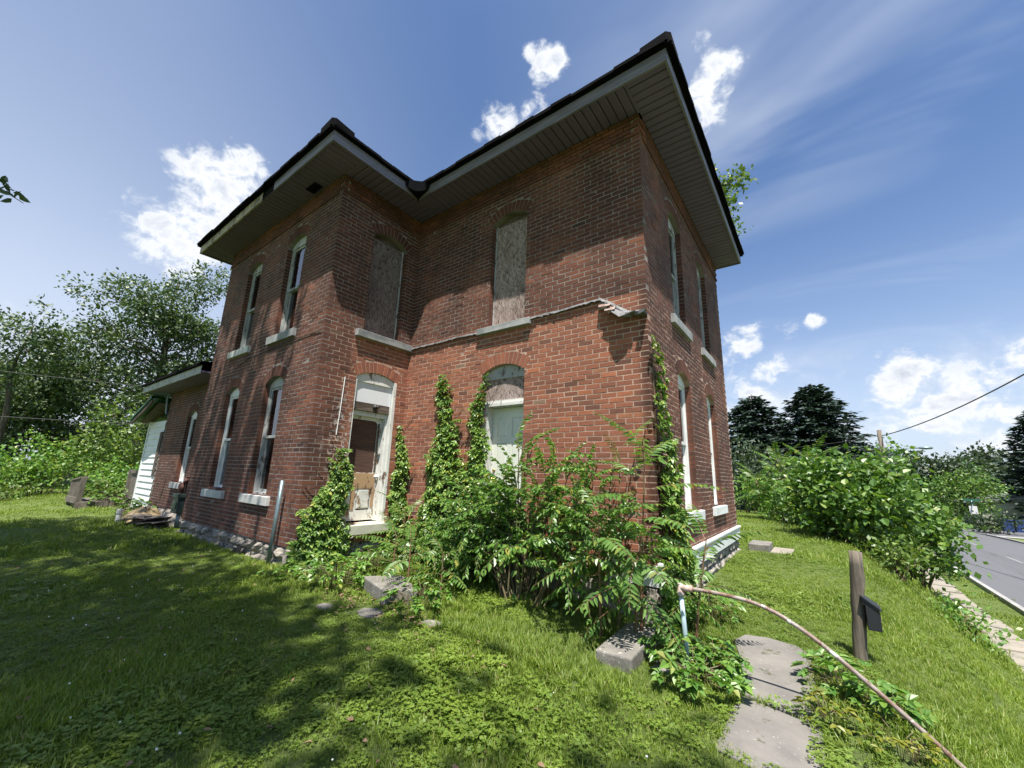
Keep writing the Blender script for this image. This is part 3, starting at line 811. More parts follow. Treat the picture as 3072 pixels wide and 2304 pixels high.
# --- windows, doors, boards
def sash_window(wl, o, frame, sill, curtain=None, sill_depth=.055, dirty=False, d=-.085):
    mb = MB(); j = .042
    wl.box(mb, o.u0 + .001, o.u0 + j, o.z0 + .01, o.zs + .02, d - .10, d); wl.box(mb, o.u1 - j, o.u1 - .001, o.z0 + .01, o.zs + .02, d - .10, d)
    wl.box(mb, o.u0 + j, o.u0 + j + .012, o.z0 + .03, o.zs - .05, d - .10, d - .008); wl.box(mb, o.u1 - j - .012, o.u1 - j, o.z0 + .03, o.zs - .05, d - .10, d - .008)
    n = 12                                                            # the board that fills the arch
    for i in range(n):
        a, b = o.u0 + (o.u1 - o.u0) * i / n, o.u0 + (o.u1 - o.u0) * (i + 1) / n
        za, zb_ = o.top(a) - .002, o.top(b) - .002
        vs = [wl.P(a, o.zs - .05, d + .004), wl.P(b, o.zs - .05, d + .004), wl.P(b, zb_, d + .004), wl.P(a, za, d + .004), wl.P(a, o.zs - .05, d - .04), wl.P(b, o.zs - .05, d - .04)]
        mb.add(vs, [(0, 1, 2, 3), (0, 4, 5, 1)])
    wl.box(mb, o.u0 + j, o.u1 - j, o.z0 + .01, o.z0 + .045, d - .12, d + .01)
    wp = mb.build('window', frame, house)
    zm = (o.z0 + o.zs) / 2 + .02
    u0, u1 = o.u0 + j + .012, o.u1 - j - .012
    for (a, b, dd) in ((zm - .02, o.zs - .05, d - .016), (o.z0 + .045, zm + .02, d - .054)):
        m2 = MB(); s_ = .036
        wl.box(m2, u0, u0 + s_, a, b, dd - .035, dd); wl.box(m2, u1 - s_, u1, a, b, dd - .035, dd)
        wl.box(m2, u0 + s_, u1 - s_, a, a + .045, dd - .035, dd); wl.box(m2, u0 + s_, u1 - s_, b - .042, b, dd - .035, dd)
        m2.build('sash', frame, wp)
        m3 = MB(); wl.box(m3, u0 + s_, u1 - s_, a + .045, b - .042, dd - .021, dd - .015); m3.build('pane', M['glass'], wp)
    m4 = MB(); wl.box(m4, o.u0 - .17, o.u1 + .17, o.z0 - .135, o.z0 + .004, -.03, sill_depth, .003); wl.box(m4, o.u0 + .002, o.u1 - .002, o.z0 - .05, o.z0 + .0, -.16, -.03)
    m4.build('window_sill', sill, wp, bevel=.006)
    if curtain:
        n = 26; vs = []; a0, b0, z0, z1 = curtain
        for i in range(n + 1):
            f = i / n; u = o.u0 + .03 + (o.u1 - o.u0 - .06) * (a0 + (b0 - a0) * f); dd = d - .150 + .016 * math.sin(f * 31) + .009 * math.sin(f * 73)
            vs += [wl.P(u, o.z0 + (o.zs - o.z0) * z0, dd), wl.P(u, o.z0 + (o.zs - o.z0) * z1, dd)]
        m5 = MB(); m5.add(vs, [(2 * i, 2 * i + 2, 2 * i + 3, 2 * i + 1) for i in range(n)]); m5.build('curtain', M['curtain'], wp)
    return wp
sash_window(wW1, o_w1[0], M['white'], M['sill'], (0, .45, 0, .95))
sash_window(wW1, o_w1[1], M['greywood'], M['sill'], (0, 1, .0, 1.0))
sash_window(wW1, o_w1[2], M['greywood'], M['sill'], (0, .42, 0, .9))
sash_window(wW1, o_w1[3], M['greywood'], M['sill_dark'], (.08, .5, 0, .55))
sash_window(wW4, o_w4[0], M['white'], M['board_white']); sash_window(wW4, o_w4[1], M['white'], M['board_white'])
sash_window(wW4, o_w4[2], M['greywood'], M['sill_dark']); sash_window(wW4, o_w4[3], M['greywood'], M['sill_dark'])
sash_window(wWG, o_wg[0], M['white'], M['sill'], (0, .4, 0, .9))
# a couple of loose bricks left on the lower left sill
for i, (u, dd, a) in enumerate(((-3.36, -.01, .2), (-3.12, .0, -.15))):
    c = wW1.P(u, .675 + .004 * i, dd)
    mb = MB(); mb.obox((0, 0, 0), (1, 0, 0), (0, 1, 0), (0, 0, 1), (.10, .045, .024), .003); ob = mb.build('loose_brick', M['meterred'])
    ob.location = c; ob.rotation_euler = (0, 0, a)
    tag(ob, ['old brick lying flat on the left part of the lower left window sill', 'old brick lying flat on the right part of the lower left window sill'][i], 'brick', 'loose bricks on the sill')

def filled_board(wl, o, d, mat, parent, name, z0=None, zt=None):
    n = 12; mb = MB(); z0 = o.z0 if z0 is None else z0
    for i in range(n):
        a, b = o.u0 + .004 + (o.u1 - o.u0 - .008) * i / n, o.u0 + .004 + (o.u1 - o.u0 - .008) * (i + 1) / n
        za, zb_ = (o.top(a) - .003, o.top(b) - .003) if zt is None else (zt, zt)
        mb.add([wl.P(a, z0, d), wl.P(b, z0, d), wl.P(b, zb_, d), wl.P(a, za, d), wl.P(a, z0, d - .03), wl.P(b, z0, d - .03), wl.P(b, zb_, d - .03), wl.P(a, za, d - .03)], [(0, 1, 2, 3), (4, 5, 1, 0), (3, 2, 6, 7)])
    return mb.build(name, mat, parent)
# boarded upper windows
for wl, o, dk in ((wW2, o_w2[1], True), (wW3, o_w3[1], False)):
    m = MB(); wl.box(m, o.u0 + .001, o.u0 + .03, o.z0, o.zs + .02, -.18, -.10); wl.box(m, o.u1 - .03, o.u1 - .001, o.z0, o.zs + .02, -.18, -.10)
    fr = m.build('boarded_window', M['greywood'], house); fr['label'] = 'upper window closed with grey strand board' + (' beside the inner corner' if dk else ' on the wide wall')
    filled_board(wl, o, -.125, M['beam'], fr, 'head_board', o.zs - .06)
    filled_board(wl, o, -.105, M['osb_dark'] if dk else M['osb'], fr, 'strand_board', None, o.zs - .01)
m = MB(); wW3.box(m, 1.74, 2.77, 3.27, 3.372, -.05, .075, .004); m.build('window_sill', M['sill_dark'], house, bevel=.006)
m = MB(); wW3.box(m, 1.93, 2.63, 3.30, 3.365, -.15, -.05); m.build('window_sill', M['sill_dark'], house)
m = MB(); wW2.box(m, -1.14, .0 - .002, 3.275, 3.385, -.12, .085, .006); m.build('window_sill', M['sill_dark'], house, bevel=.006)

# the flashing line of the vanished porch roof
pts = [(0.0, 3.345), (.35, 3.35), (.8, 3.345), (1.25, 3.36), (1.73, 3.345)]
def flash(pts, d, th, parent):
    mb = MB()
    for (a, za), (b, zb_) in zip(pts[:-1], pts[1:]):
        n = 5
        for i in range(n):
            u0, u1 = a + (b - a) * i / n, a + (b - a) * (i + 1) / n
            z0, z1 = za + (zb_ - za) * i / n, za + (zb_ - za) * (i + 1) / n
            j0 = random.uniform(-.012, .012)
            mb.add([wW3.P(u0, z0 - th + j0, d + random.uniform(0, .012)), wW3.P(u1, z1 - th - j0, d + random.uniform(0, .012)), wW3.P(u1, z1, d * .6), wW3.P(u0, z0, d * .6), wW3.P(u0, z0, -.01), wW3.P(u1, z1, -.01), wW3.P(u0, z0 - th + j0, -.01), wW3.P(u1, z1 - th - j0, -.01)],
                   [(0, 1, 2, 3), (3, 2, 5, 4), (6, 7, 1, 0)])
    return mb.build('flashing', M['flash'], parent)
flash(pts, .035, .035, house)
flash([(2.77, 3.38), (3.3, 3.385), (3.55, 3.40), (3.86, 3.41)], .035, .035, house)
flash([(3.86, 3.41), (4.0, 3.32), (4.13, 3.22), (4.26, 3.13), (4.455, 3.12)], .06, .045, house)
# torn metal hanging at its right end
mb = MB()
for (u, z, du, dz_, d) in ((3.84, 3.36, .16, .10, .10), (3.93, 3.30, .14, .12, .13)):
    mb.add([wW3.P(u, z, .01), wW3.P(u + du, z - .03, .01), wW3.P(u + du + .03, z - dz_ - .02, d), wW3.P(u + .02, z - dz_, d * .8), wW3.P(u + du * .5, z - dz_ * 1.4, d * .7)], [(0, 1, 2, 3), (3, 2, 4)])
mb.build('flashing_scrap', M['rustsheet'], house)
mb = MB(); mb.add([wW3.P(4.06, 3.24, .02), wW3.P(4.30, 3.12, .02), wW3.P(4.30, 3.06, .15), wW3.P(4.17, 3.03, .17), wW3.P(4.06, 3.13, .14), wW3.P(4.30, 3.02, .10)], [(0, 1, 2, 3, 4), (2, 5, 3)])
mb.build('flashing_scrap', M['flash'], house)
mb = MB(); [wW3.box(mb, 4.22 + .06 * i, 4.29 + .06 * i, 3.075 - .012 * i, 3.10 - .010 * i, 0, .10 + .03 * (i % 2), .012) for i in range(4)]; mb.build('flashing_scrap', M['flash'], house)

# steel six-panel door
o = o_w3[0]
m = MB(); wW3.box(m, o.u0 + .001, o.u0 + .075, o.z0, 2.11, -.27, -.055); wW3.box(m, o.u1 - .075, o.u1 - .001, o.z0, 2.11, -.27, -.10); wW3.box(m, o.u0 + .002, o.u1 - .002, 2.11, 2.155, -.27, -.05); wW3.box(m, o.u0 + .002, o.u1 - .002, 2.155, 2.20, -.12, -.075)
door = m.build('door', M['white_old'], house); door['label'] = 'pale six-panel steel door under a strand board transom'
filled_board(wW3, o, -.09, M['osb'], door, 'transom_board', 2.185, 2.56)
filled_board(wW3, o, -.07, M['greywood'], door, 'head_board', 2.53)
m = MB(); du0, du1, dd = o.u0 + .077, o.u1 - .077, -.225
wW3.box(m, du0, du1, o.z0 + .02, 2.105, dd - .04, dd - .012)
cols_ = ((du0, du0 + .095), ((du0 + du1) / 2 - .045, (du0 + du1) / 2 + .045), (du1 - .095, du1))
rows_ = ((.12, .30), (.86, .98), (1.56, 1.66), (1.95, 2.105))
for a, b in cols_: wW3.box(m, a, b, .12, 2.105, dd - .012, dd)
for a, b in rows_:
    wW3.box(m, cols_[0][1], cols_[1][0], a, b, dd - .012, dd); wW3.box(m, cols_[1][1], cols_[2][0], a, b, dd - .012, dd)
m.build('door_leaf', M['door_white'], door)
for a, b in ((cols_[0][1], cols_[1][0]), (cols_[1][1], cols_[2][0])):
    for z0, z1 in ((.30, .86), (.98, 1.56), (1.66, 1.95)):
        m = MB(); vs = [wW3.P(a, z0, dd - .011), wW3.P(b, z0, dd - .011), wW3.P(b, z1, dd - .011), wW3.P(a, z1, dd - .011)]
        e = .03; vs += [wW3.P(a + e, z0 + e, dd - .002), wW3.P(b - e, z0 + e, dd - .002), wW3.P(b - e, z1 - e, dd - .002), wW3.P(a + e, z1 - e, dd - .002)]
        m.add(vs, [(0, 1, 5, 4), (1, 2, 6, 5), (2, 3, 7, 6), (3, 0, 4, 7), (4, 5, 6, 7)]); m.build('door_panel', M['door_white'], door)
def lathe(mb, c, ax, prof, n=12):
    c = Vector(c); ax = Vector(ax).normalized(); a = ax.orthogonal().normalized(); b = ax.cross(a)
    vs = [c + ax * h + (a * math.cos(2 * math.pi * k / n) + b * math.sin(2 * math.pi * k / n)) * r for h, r in prof for k in range(n)]
    fs = [(i * n + k, i * n + (k + 1) % n, (i + 1) * n + (k + 1) % n, (i + 1) * n + k) for i in range(len(prof) - 1) for k in range(n)]
    return mb.add(vs, fs)
m = MB(); lathe(m, wW3.P(du0 + .06, 1.03, dd), wW3.N, [(0, .03), (.008, .03), (.012, .012), (.035, .012), (.04, .024), (.055, .030), (.07, .022), (.075, 0.001)]); m.build('door_handle', M['brass'], door, True)
m = MB(); lathe(m, wW3.P(du0 + .06, 1.16, dd), wW3.N, [(0, .027), (.014, .025), (.018, .001)]); m.build('deadbolt', M['brass'], door, True)
m = MB(); wW3.box(m, 1.70, 2.80, -.02, .10, -.2, .12, .004); m.build('door_sill', M['sill'], house, bevel=.008)

# old doorway beside the inner corner
o = o_w2[0]
m = MB()
wW2.box(m, o.u0 + .001, o.u0 + .03, o.z0, 2.64, -.20, -.012); wW2.box(m, o.u1 - .05, o.u1 - .001, o.z0, 2.64, -.05, .004)
wW2.box(m, o.u1 - .075, o.u1 - .05, o.z0, 2.2, -.19, -.03); wW2.box(m, o.u1 - .10, o.u1 - .075, o.z0 + .02, 2.08, -.20, -.09); wW2.box(m, o.u1 - .06, o.u1 - .002, o.z0, 2.2, -.25, -.05)
wW2.box(m, o.u0 + .03, o.u1 - .05, 1.99, 2.07, -.21, -.10)
od = m.build('door', M['white_old'], house); od['label'] = 'old peeling wooden door with a dark plywood upper panel'
filled_board(wW2, o, -.03, M['white_old'], od, 'head_board', 2.545)
m = MB(); wW2.box(m, o.u0 + .03, o.u1 - .05, 2.20, 2.56, -.075, -.055); m.build('transom_panel', M['panel_white'], od)
m = MB(); wW2.box(m, o.u0 + .005, o.u1 - .05, 2.07, 2.205, -.14, -.045, .006); m.build('lintel_beam', M['beam'], od)
m = MB(); lathe(m, wW2.P(-.58, 2.15, -.045), wW2.N, [(0, .045), (.03, .042), (.035, .02), (.06, .028), (.085, .03), (.10, .02), (.105, .001)]); m.build('porch_lamp', M['dark'], od, True)
m = MB(); dd = -.185; a, b = o.u0 + .03, o.u1 - .10
# leaf: stiles and rails with a rounded opening
wW2.box(m, a, a + .03, o.z0 + .03, 1.99, dd - .045, dd); wW2.box(m, b - .075, b, o.z0 + .03, 1.99, dd - .045, dd)
wW2.box(m, a + .03, b - .075, 1.935, 1.99, dd - .045, dd); wW2.box(m, a + .03, b - .075, 1.02, 1.06, dd - .045, dd); wW2.box(m, a + .03, (a + b) / 2 - .075, .86, 1.02, dd - .045, dd - .004); wW2.box(m, (a + b) / 2, b - .075, .80, 1.02, dd - .045, dd - .004); wW2.box(m, a + .03, b - .075, o.z0 + .03, .46, dd - .045, dd); wW2.box(m, (a + b) / 2 - .075, (a + b) / 2 - .0, .46, 1.02, dd - .045, dd)
r_ = .09; cu, cz = b - .075 - r_, 1.935 - r_
arc = [(cu + r_ * math.cos(t), cz + r_ * math.sin(t)) for t in np.linspace(0, math.pi / 2, 7)]
for (p0, p1) in zip(arc[:-1], arc[1:]):
    m.add([wW2.P(p0[0], p0[1], dd - .002), wW2.P(b - .075, 1.935, dd - .002), wW2.P(p1[0], p1[1], dd - .002)], [(0, 1, 2)])
m.build('door_leaf', M['door_peel'], od)
m = MB(); wW2.box(m, a + .03, b - .075, 1.06, 1.935, dd - .04, dd - .018); m.build('plywood_panel', M['ply'], od)
m = MB(); wW2.box(m, b - .074, b - .035, 1.07, 1.9, dd - .0, dd + .006); m.build('bare_stile', M['beam'], od)
m = MB(); wW2.box(m, (a + b) / 2 - .10, b - .03, .80, 1.05, dd, dd + .007); wW2.box(m, (a + b) / 2 - .10, (a + b) / 2 - .045, .47, .80, dd, dd + .007); wW2.box(m, b - .075, b - .02, .5, .80, dd, dd + .007); m.build('bare_wood', M['tanwood'], od)
for u0, u1, z0, z1 in ((a + .04, (a + b) / 2 - .10, .48, .86), ((a + b) / 2 + .005, b - .09, .48, .80)):
    m = MB(); e = .025; q = [wW2.P(u0, z0, dd - .012), wW2.P(u1, z0, dd - .012), wW2.P(u1, z1, dd - .012), wW2.P(u0, z1, dd - .012), wW2.P(u0 + e, z0 + e, dd + .006), wW2.P(u1 - e, z0 + e, dd + .006), wW2.P(u1 - e, z1 - e, dd + .006), wW2.P(u0 + e, z1 - e, dd + .006)]
    m.add(q, [(0, 1, 5, 4), (1, 2, 6, 5), (2, 3, 7, 6), (3, 0, 4, 7), (4, 5, 6, 7)]); m.build('door_panel', M['door_peel'], od)
m = MB(); lathe(m, wW2.P(b - .03, 1.0, dd), wW2.N, [(0, .03), (.01, .03), (.014, .012), (.03, .012), (.04, .026), (.055, .028), (.066, .018), (.07, .001)]); m.build('door_handle', M['white'], od, True)
m = MB(); wW2.box(m, -1.10, -.15, .12, .268, -.21, .135, .006); m.build('door_sill', M['cream'], house, bevel=.008)

# --- eaves: soffit slats, fascia, roof
OV = .536
sof = link('soffit', None, house)
sof['label'] = 'dark shaded eave lining of narrow grooved panels'
def slat(x0, y0, x1, y1):
    mb = MB(); z = ZT + .012 + random.uniform(-.003, .003); b = .012
    along_x = (x1 - x0) > (y1 - y0)
    if along_x: y0 += .004; y1 -= .004
    else: x0 += .004; x1 -= .004
    if along_x:
        vs = [(x0, y0, z + .012), (x1, y0, z + .012), (x1, y0 + b, z), (x0, y0 + b, z), (x1, y1 - b, z), (x0, y1 - b, z), (x1, y1, z + .012), (x0, y1, z + .012)]
    else:
        vs = [(x0, y0, z + .012), (x0, y1, z + .012), (x0 + b, y1, z), (x0 + b, y0, z), (x1 - b, y1, z), (x1 - b, y0, z), (x1, y1, z + .012), (x1, y0, z + .012)]
    mb.add(vs, [(0, 3, 2, 1) if along_x else (0, 1, 2, 3), (3, 5, 4, 2) if along_x else (3, 2, 4, 5), (5, 7, 6, 4) if along_x else (5, 4, 6, 7)])
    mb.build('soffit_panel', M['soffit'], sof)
PW = .122
for x in np.arange(OV, W3_ - .01, PW): slat(x, -OV + .01, min(x + PW, W3_), .0)
for y in np.arange(-OV + .01, D4 + .01, PW): slat(W3_ + .02, y, W3_ + OV - .01, min(y + PW, D4 + .02))
for y in np.arange(-D2, .0, PW): slat(0, y, OV - .01, min(y + PW, .0))
for x in np.arange(-W1_ - OV + .01, OV - .01, PW): slat(x, -D2 - OV + .01, min(x + PW, OV - .01), -D2)
for y in np.arange(-D2, 5.1, PW): slat(-W1_ - OV + .01, y, -W1_, min(y + PW, 5.1))
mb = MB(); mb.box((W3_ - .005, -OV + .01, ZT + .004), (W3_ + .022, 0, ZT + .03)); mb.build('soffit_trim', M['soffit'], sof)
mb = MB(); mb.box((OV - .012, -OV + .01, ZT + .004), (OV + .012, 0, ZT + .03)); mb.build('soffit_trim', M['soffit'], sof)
mb = MB(); mb.box((-W1_ - OV + .02, -D2 - OV + .02, ZT + .034), (OV - .02, 5.1, ZT + .05)); mb.box((OV - .02, -OV + .02, ZT + .034), (W3_ + OV - .02, D4 + .02, ZT + .05)); mb.build('soffit_backing', M['tar'], sof)
mb = MB(); mb.box((-.95, -D2 - .21, ZT - .0), (-.62, -D2 - .06, ZT + .006)); mb.build('soffit_gap', M['tar'], sof)
# fascia boards with a wavy bent-metal face
def fascia(p0, p1, z0, z1, mat, parent, name='fascia', wav=.010, out=0.0):
    p0, p1 = Vector(p0), Vector(p1); d = (p1 - p0); L = d.length; d.normalize(); nrm = Vector((d.y, -d.x, 0))
    n = max(4, int(L / .22)); mb = MB(); prof = [(-.03, 0), (.0, 0), (.004, .035), (-.004, .06), (.004, .09), (.0, 1), (-.03, 1)]
    vs = []
    for i in range(n + 1):
        q = p0 + d * (L * i / n); wv = random.uniform(-wav, wav); wz = random.uniform(-.4, .4) * wav
        for o_, h in prof:
            zz = z0 + (h if h < .5 else (z1 - z0)) + wz * (h < .5)
            qq = q + nrm * (o_ + out + wv * .5 * (0 < h < 1)); vs.append((qq.x, qq.y, zz))
    k = len(prof); fs = [(i * k + j, (i + 1) * k + j, (i + 1) * k + j + 1, i * k + j + 1) for i in range(n) for j in range(k - 1)]
    mb.add(vs, fs); return mb.build(name, mat, parent)
roof = link('roof', None, house)
zf0, zf1 = ZT - .005, ZT + .175
fascia((OV, -OV, 0), (W3_ + OV, -OV, 0), zf0, zf1, M['fascia'], roof)
fascia((W3_ + OV, -OV, 0), (W3_ + OV, D4 + .03, 0), zf0, zf1, M['fascia'], roof)
fascia((OV, -D2 - OV, 0), (OV, -OV, 0), zf0, zf1, M['fascia'], roof)
fascia((-1.45, -D2 - OV, 0), (OV, -D2 - OV, 0), zf0, zf1, M['fascia'], roof)
fascia((-W1_ - OV, -D2 - OV, 0), (-1.95, -D2 - OV, 0), zf0, zf1, M['fascia_old'], roof, wav=.006, out=-.004)
fascia((-1.95, -D2 - OV, 0), (-1.45, -D2 - OV, 0), zf0 + .07, zf1, M['tar'], roof, wav=.004, out=-.02)
fascia((-W1_ - OV, 5.1, 0), (-W1_ - OV, -D2 - OV, 0), zf0, zf1, M['fascia'], roof)
mb = MB(); mb.box((W3_, D4 + .02, zf0), (W3_ + OV, D4 + .04, zf1)); mb.build('fascia', M['fascia'], roof)
# shingled hips: a thick ragged edge, then the slopes
def hip(x0, x1, y0, y1, z, slope, sides, name):
    """roof over a rectangle; ridge along the longer side"""
    e = .055; x0 -= e; y0 -= e; x1 += e * ('r' in sides); y1 += 0
    th = .075; hw = min(x1 - x0, y1 - y0) / 2; hz_ = z + th + hw * slope
    if (x1 - x0) >= (y1 - y0): r0, r1 = (x0 + hw, (y0 + y1) / 2), (x1 - hw, (y0 + y1) / 2)
    else: r0, r1 = ((x0 + x1) / 2, y0 + hw), ((x0 + x1) / 2, y1 - hw)
    mb = MB()
    vs = [(x0, y0, z), (x1, y0, z), (x1, y1, z), (x0, y1, z), (x0, y0, z + th), (x1, y0, z + th), (x1, y1, z + th), (x0, y1, z + th), (r0[0], r0[1], hz_), (r1[0], r1[1], hz_)]
    fs = [(3, 2, 1, 0), (0, 1, 5, 4), (1, 2, 6, 5), (2, 3, 7, 6), (3, 0, 4, 7)]
    if (x1 - x0) >= (y1 - y0): fs += [(4, 5, 9, 8), (5, 6, 9), (6, 7, 8, 9), (7, 4, 8)]
    else: fs += [(4, 5, 8), (5, 6, 9, 8), (6, 7, 9), (7, 4, 8, 9)]
    mb.add(vs, fs); return mb.build(name, M['shingle'], roof)
hip(-W1_ - OV, OV + .055, -D2 - OV, 5.1, zf1 - .002, .30, 'l', 'roof_slope')
hip(-2.0, W3_ + OV, -OV, D4 + .05, zf1 - .002, .30, 'r', 'roof_slope')
# edge shingles: separate tabs along every visible eave
def tabs(p0, p1, n):
    p0, p1 = Vector(p0), Vector(p1); d = (p1 - p0) / n; u = d.normalized(); nrm = Vector((u.y, -u.x, 0))
    for i in range(n):
        q = p0 + d * (i + .5); mb = MB()
        a = q + nrm * (.055 + random.uniform(0, .018)) + Vector((0, 0, zf1 + .035 + random.uniform(-.006, .006)))
        mb.obox(a, u, (nrm + Vector((0, 0, random.uniform(-.35, -.15)))).normalized(), Vector((0, 0, 1)), (d.length / 2 + .004, .02, .026 + random.uniform(-.003, .003)), .003)
        mb.build('edge_shingle', M['shingle'], roof)
tabs((OV + .1, -OV, 0), (W3_ + OV, -OV, 0), 14); tabs((W3_ + OV, -OV, 0), (W3_ + OV, D4, 0), 16); tabs((OV, -D2 - OV, 0), (OV, -OV - .1, 0), 6); tabs((-W1_ - OV, -D2 - OV, 0), (OV, -D2 - OV, 0), 18)
# hip caps at the two corners, and the tar-black scoop in the valley
for cxx, cyy, s1, s2 in ((W3_ + OV, -OV, (-1, 0), (0, 1)), (OV, -D2 - OV, (-1, 0), (0, 1))):
    mb = MB(); cx_, cy_ = cxx + .075, cyy - .075
    z0_, z1_ = zf1 + .03, zf1 + .15
    p = [(cx_ - .36, cy_ - .0), (cx_ - .05, cy_), (cx_, cy_ + .05), (cx_ + .0, cy_ + .36)]
    q = [(cx_ - .40, cy_ + .10), (cx_ - .10, cy_ + .10), (cx_ - .10, cy_ + .10), (cx_ - .10, cy_ + .40)]
    vs = [(a, b, z0_) for a, b in p] + [(a, b, z1_ - (.03 if i in (0, 3) else 0)) for i, (a, b) in enumerate(p)] + [(a, b, z1_ + .05) for a, b in q] + [(cx_ - .6, cy_ + .6, z1_ + .2)]
    mb.add(vs, [(0, 1, 5, 4), (1, 2, 6, 5), (2, 3, 7, 6), (4, 5, 9, 8), (5, 6, 10, 9), (6, 7, 11, 10), (8, 9, 12), (10, 11, 12), (3, 2, 1, 0)])
    mb.build('hip_cap', M['shingle'], roof)
mb = MB(); c_ = .30; n = 8; vs = []
for i in range(n + 1):
    f = i / n; bx = OV + c_ * f; by = -OV - c_ * (1 - f); sag = .012 * math.sin(math.pi * f)
    vs += [(bx + .03 + sag, by - .03 - sag, zf1 + .05 - .05 * math.sin(math.pi * f)), (bx + sag * .4 + .012, by - .012 - sag * .4, zf0 + .10 - .10 * math.sin(math.pi * f)), (OV - .04, -OV + .04, zf0 - .002)]
mb.add(vs, [(3 * i + j, 3 * i + 3 + j, 3 * i + 4 + j, 3 * i + 1 + j) for i in range(n) for j in range(2)])
mb.build('valley_flashing', M['tar'], roof)

# --- one-storey wing and its lean-to
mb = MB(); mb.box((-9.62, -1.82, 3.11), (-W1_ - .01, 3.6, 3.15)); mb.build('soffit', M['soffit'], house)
fascia((-9.65, -1.84, 0), (-W1_ - .02, -1.84, 0), 3.09, 3.27, M['greywood'], house, wav=.008)
fascia((-9.65, 3.6, 0), (-9.65, -1.84, 0), 3.09, 3.27, M['greywood'], house, wav=.008)
mb = MB(); mb.add([(-9.70, -1.90, 3.27), (-W1_, -1.90, 3.27), (-W1_, .9, 3.95), (-8.0, .9, 3.95), (-9.70, 3.6, 3.27), (-W1_, 3.6, 3.27), (-9.70, -1.90, 3.33), (-W1_, -1.90, 3.33)], [(6, 7, 2, 3), (0, 1, 7, 6), (4, 6, 3), (4, 3, 2, 5), (0, 6, 4), (0, 4, 5, 1)])
mb.build('roof_slope', M['shingle'], house)
lean = link('lean_to', None, house); lean['label'] = 'white clapboard lean-to with a green roof at the far left end'
for i in range(14):
    z0 = -.12 + i * .175
    mb = MB(); mb.add([(-10.62, -1.315, z0), (-9.06, -1.315, z0), (-9.06, -1.292, z0 + .18), (-10.62, -1.292, z0 + .18), (-10.62, -1.28, z0), (-9.06, -1.28, z0)], [(0, 1, 2, 3), (4, 5, 1, 0)])
    mb.build('siding_board', M['board_white'], lean)
mb = MB(); mb.box((-10.70, -1.335, -.2), (-10.61, -1.26, 2.36)); mb.build('corner_board', M['board_white'], lean)
mb = MB(); mb.box((-10.6, -1.27, -.3), (-10.56, 2.0, 2.4)); mb.build('side_wall', M['board_white'], lean)
mb = MB(); mb.add([(-11.05, -1.75, 2.36), (-9.03, -1.75, 2.92), (-9.03, 2.0, 2.92), (-11.05, 2.0, 2.36), (-11.05, -1.75, 2.42), (-9.03, -1.75, 2.98), (-9.03, 2.0, 2.98), (-11.05, 2.0, 2.42)], [(0, 3, 2, 1), (4, 5, 6, 7), (0, 1, 5, 4), (3, 0, 4, 7)]); mb.build('roof_slope', M['greenroof'], lean)
mb = MB(); mb.beam((-10.95, -1.70, 2.31), (-9.06, -1.70, 2.83), .04, .10); mb.beam((-10.75, -1.40, 2.33), (-9.06, -1.40, 2.80), .30, .03); mb.build('eave_trim', M['beam'], lean)
mb = MB(); mb.tube([(-9.0, -1.36, 3.1), (-9.02, -1.40, 2.95), (-9.03, -1.36, 2.6), (-8.98, -1.34, 2.5)], .03, 8); mb.build('downpipe', M['galv'], lean)
mb = MB(); mb.box((-9.28, -1.33, .75), (-9.07, -1.318, 2.0)); mb.build('dark_strip', M['beam'], lean)
# thin cable clipped along the front wall below the upper sills
mb = MB(); mb.tube([wW1.P(u, 3.20 - .02 * math.sin(u * 2) + (.0 if u > -2.6 else -.25 * (abs(u) - 2.6)), .012) for u in np.linspace(-3.3, -.05, 16)], .006, 5); mb.build('wall_cable', M['wire'], house)
# white conduit line on the short wall
mb = MB(); mb.tube([wW2.P(-1.22, 2.55, .008), wW2.P(-1.235, 2.0, .009), wW2.P(-1.25, 1.62, .008)], .008, 5); mb.build('paint_run', M['white'], house)
# ------------------------------------------------------------------ leaves and plants
def unit(a): return a / np.maximum(np.linalg.norm(a, axis=-1, keepdims=True), 1e-9)

def leaf_arrays(P, D, Nn, ln, wd, fold=.18, droop=.15):
    """folded pointed leaves, 4 triangles each; P base points, D directions, Nn rough normals"""
    P = np.asarray(P, float); D = unit(np.asarray(D, float)); n = len(P)
    ln = np.broadcast_to(np.asarray(ln, float), (n,))[:, None]; wd = np.broadcast_to(np.asarray(wd, float), (n,))[:, None]
    Sd = unit(np.cross(D, Nn)); Up = unit(np.cross(Sd, D))
    tip = P + D * ln - Up * ln * droop
    v = np.stack([P, P + D * ln * .30 + Sd * wd * .48 + Up * wd * fold, P + D * ln * .68 + Sd * wd * .36 + Up * (wd * fold * .8 - ln * droop * .4), tip,
                  P + D * ln * .68 - Sd * wd * .36 + Up * (wd * fold * .8 - ln * droop * .4), P + D * ln * .30 - Sd * wd * .48 + Up * wd * fold], 1).reshape(-1, 3)
    i = np.arange(n) * 6
    f = np.concatenate([np.stack([i, i + 1, i + 2, i + 3], -1), np.stack([i, i + 3, i + 4, i + 5], -1)])
    return v, f

def card_arrays(P, D, Nn, ln, wd):
    """simple kite leaves, 2 triangles each"""
    P = np.asarray(P, float); D = unit(np.asarray(D, float)); n = len(P)
    ln = np.broadcast_to(np.asarray(ln, float), (n,))[:, None]; wd = np.broadcast_to(np.asarray(wd, float), (n,))[:, None]
    Sd = unit(np.cross(D, Nn))
    v = np.stack([P, P + D * ln * .5 + Sd * wd * .5, P + D * ln, P + D * ln * .5 - Sd * wd * .5], 1).reshape(-1, 3)
    i = np.arange(n) * 4
    return v, np.stack([i, i + 1, i + 2, i + 3], -1)

def rdir(n): return unit(RNG.normal(size=(n, 3)))

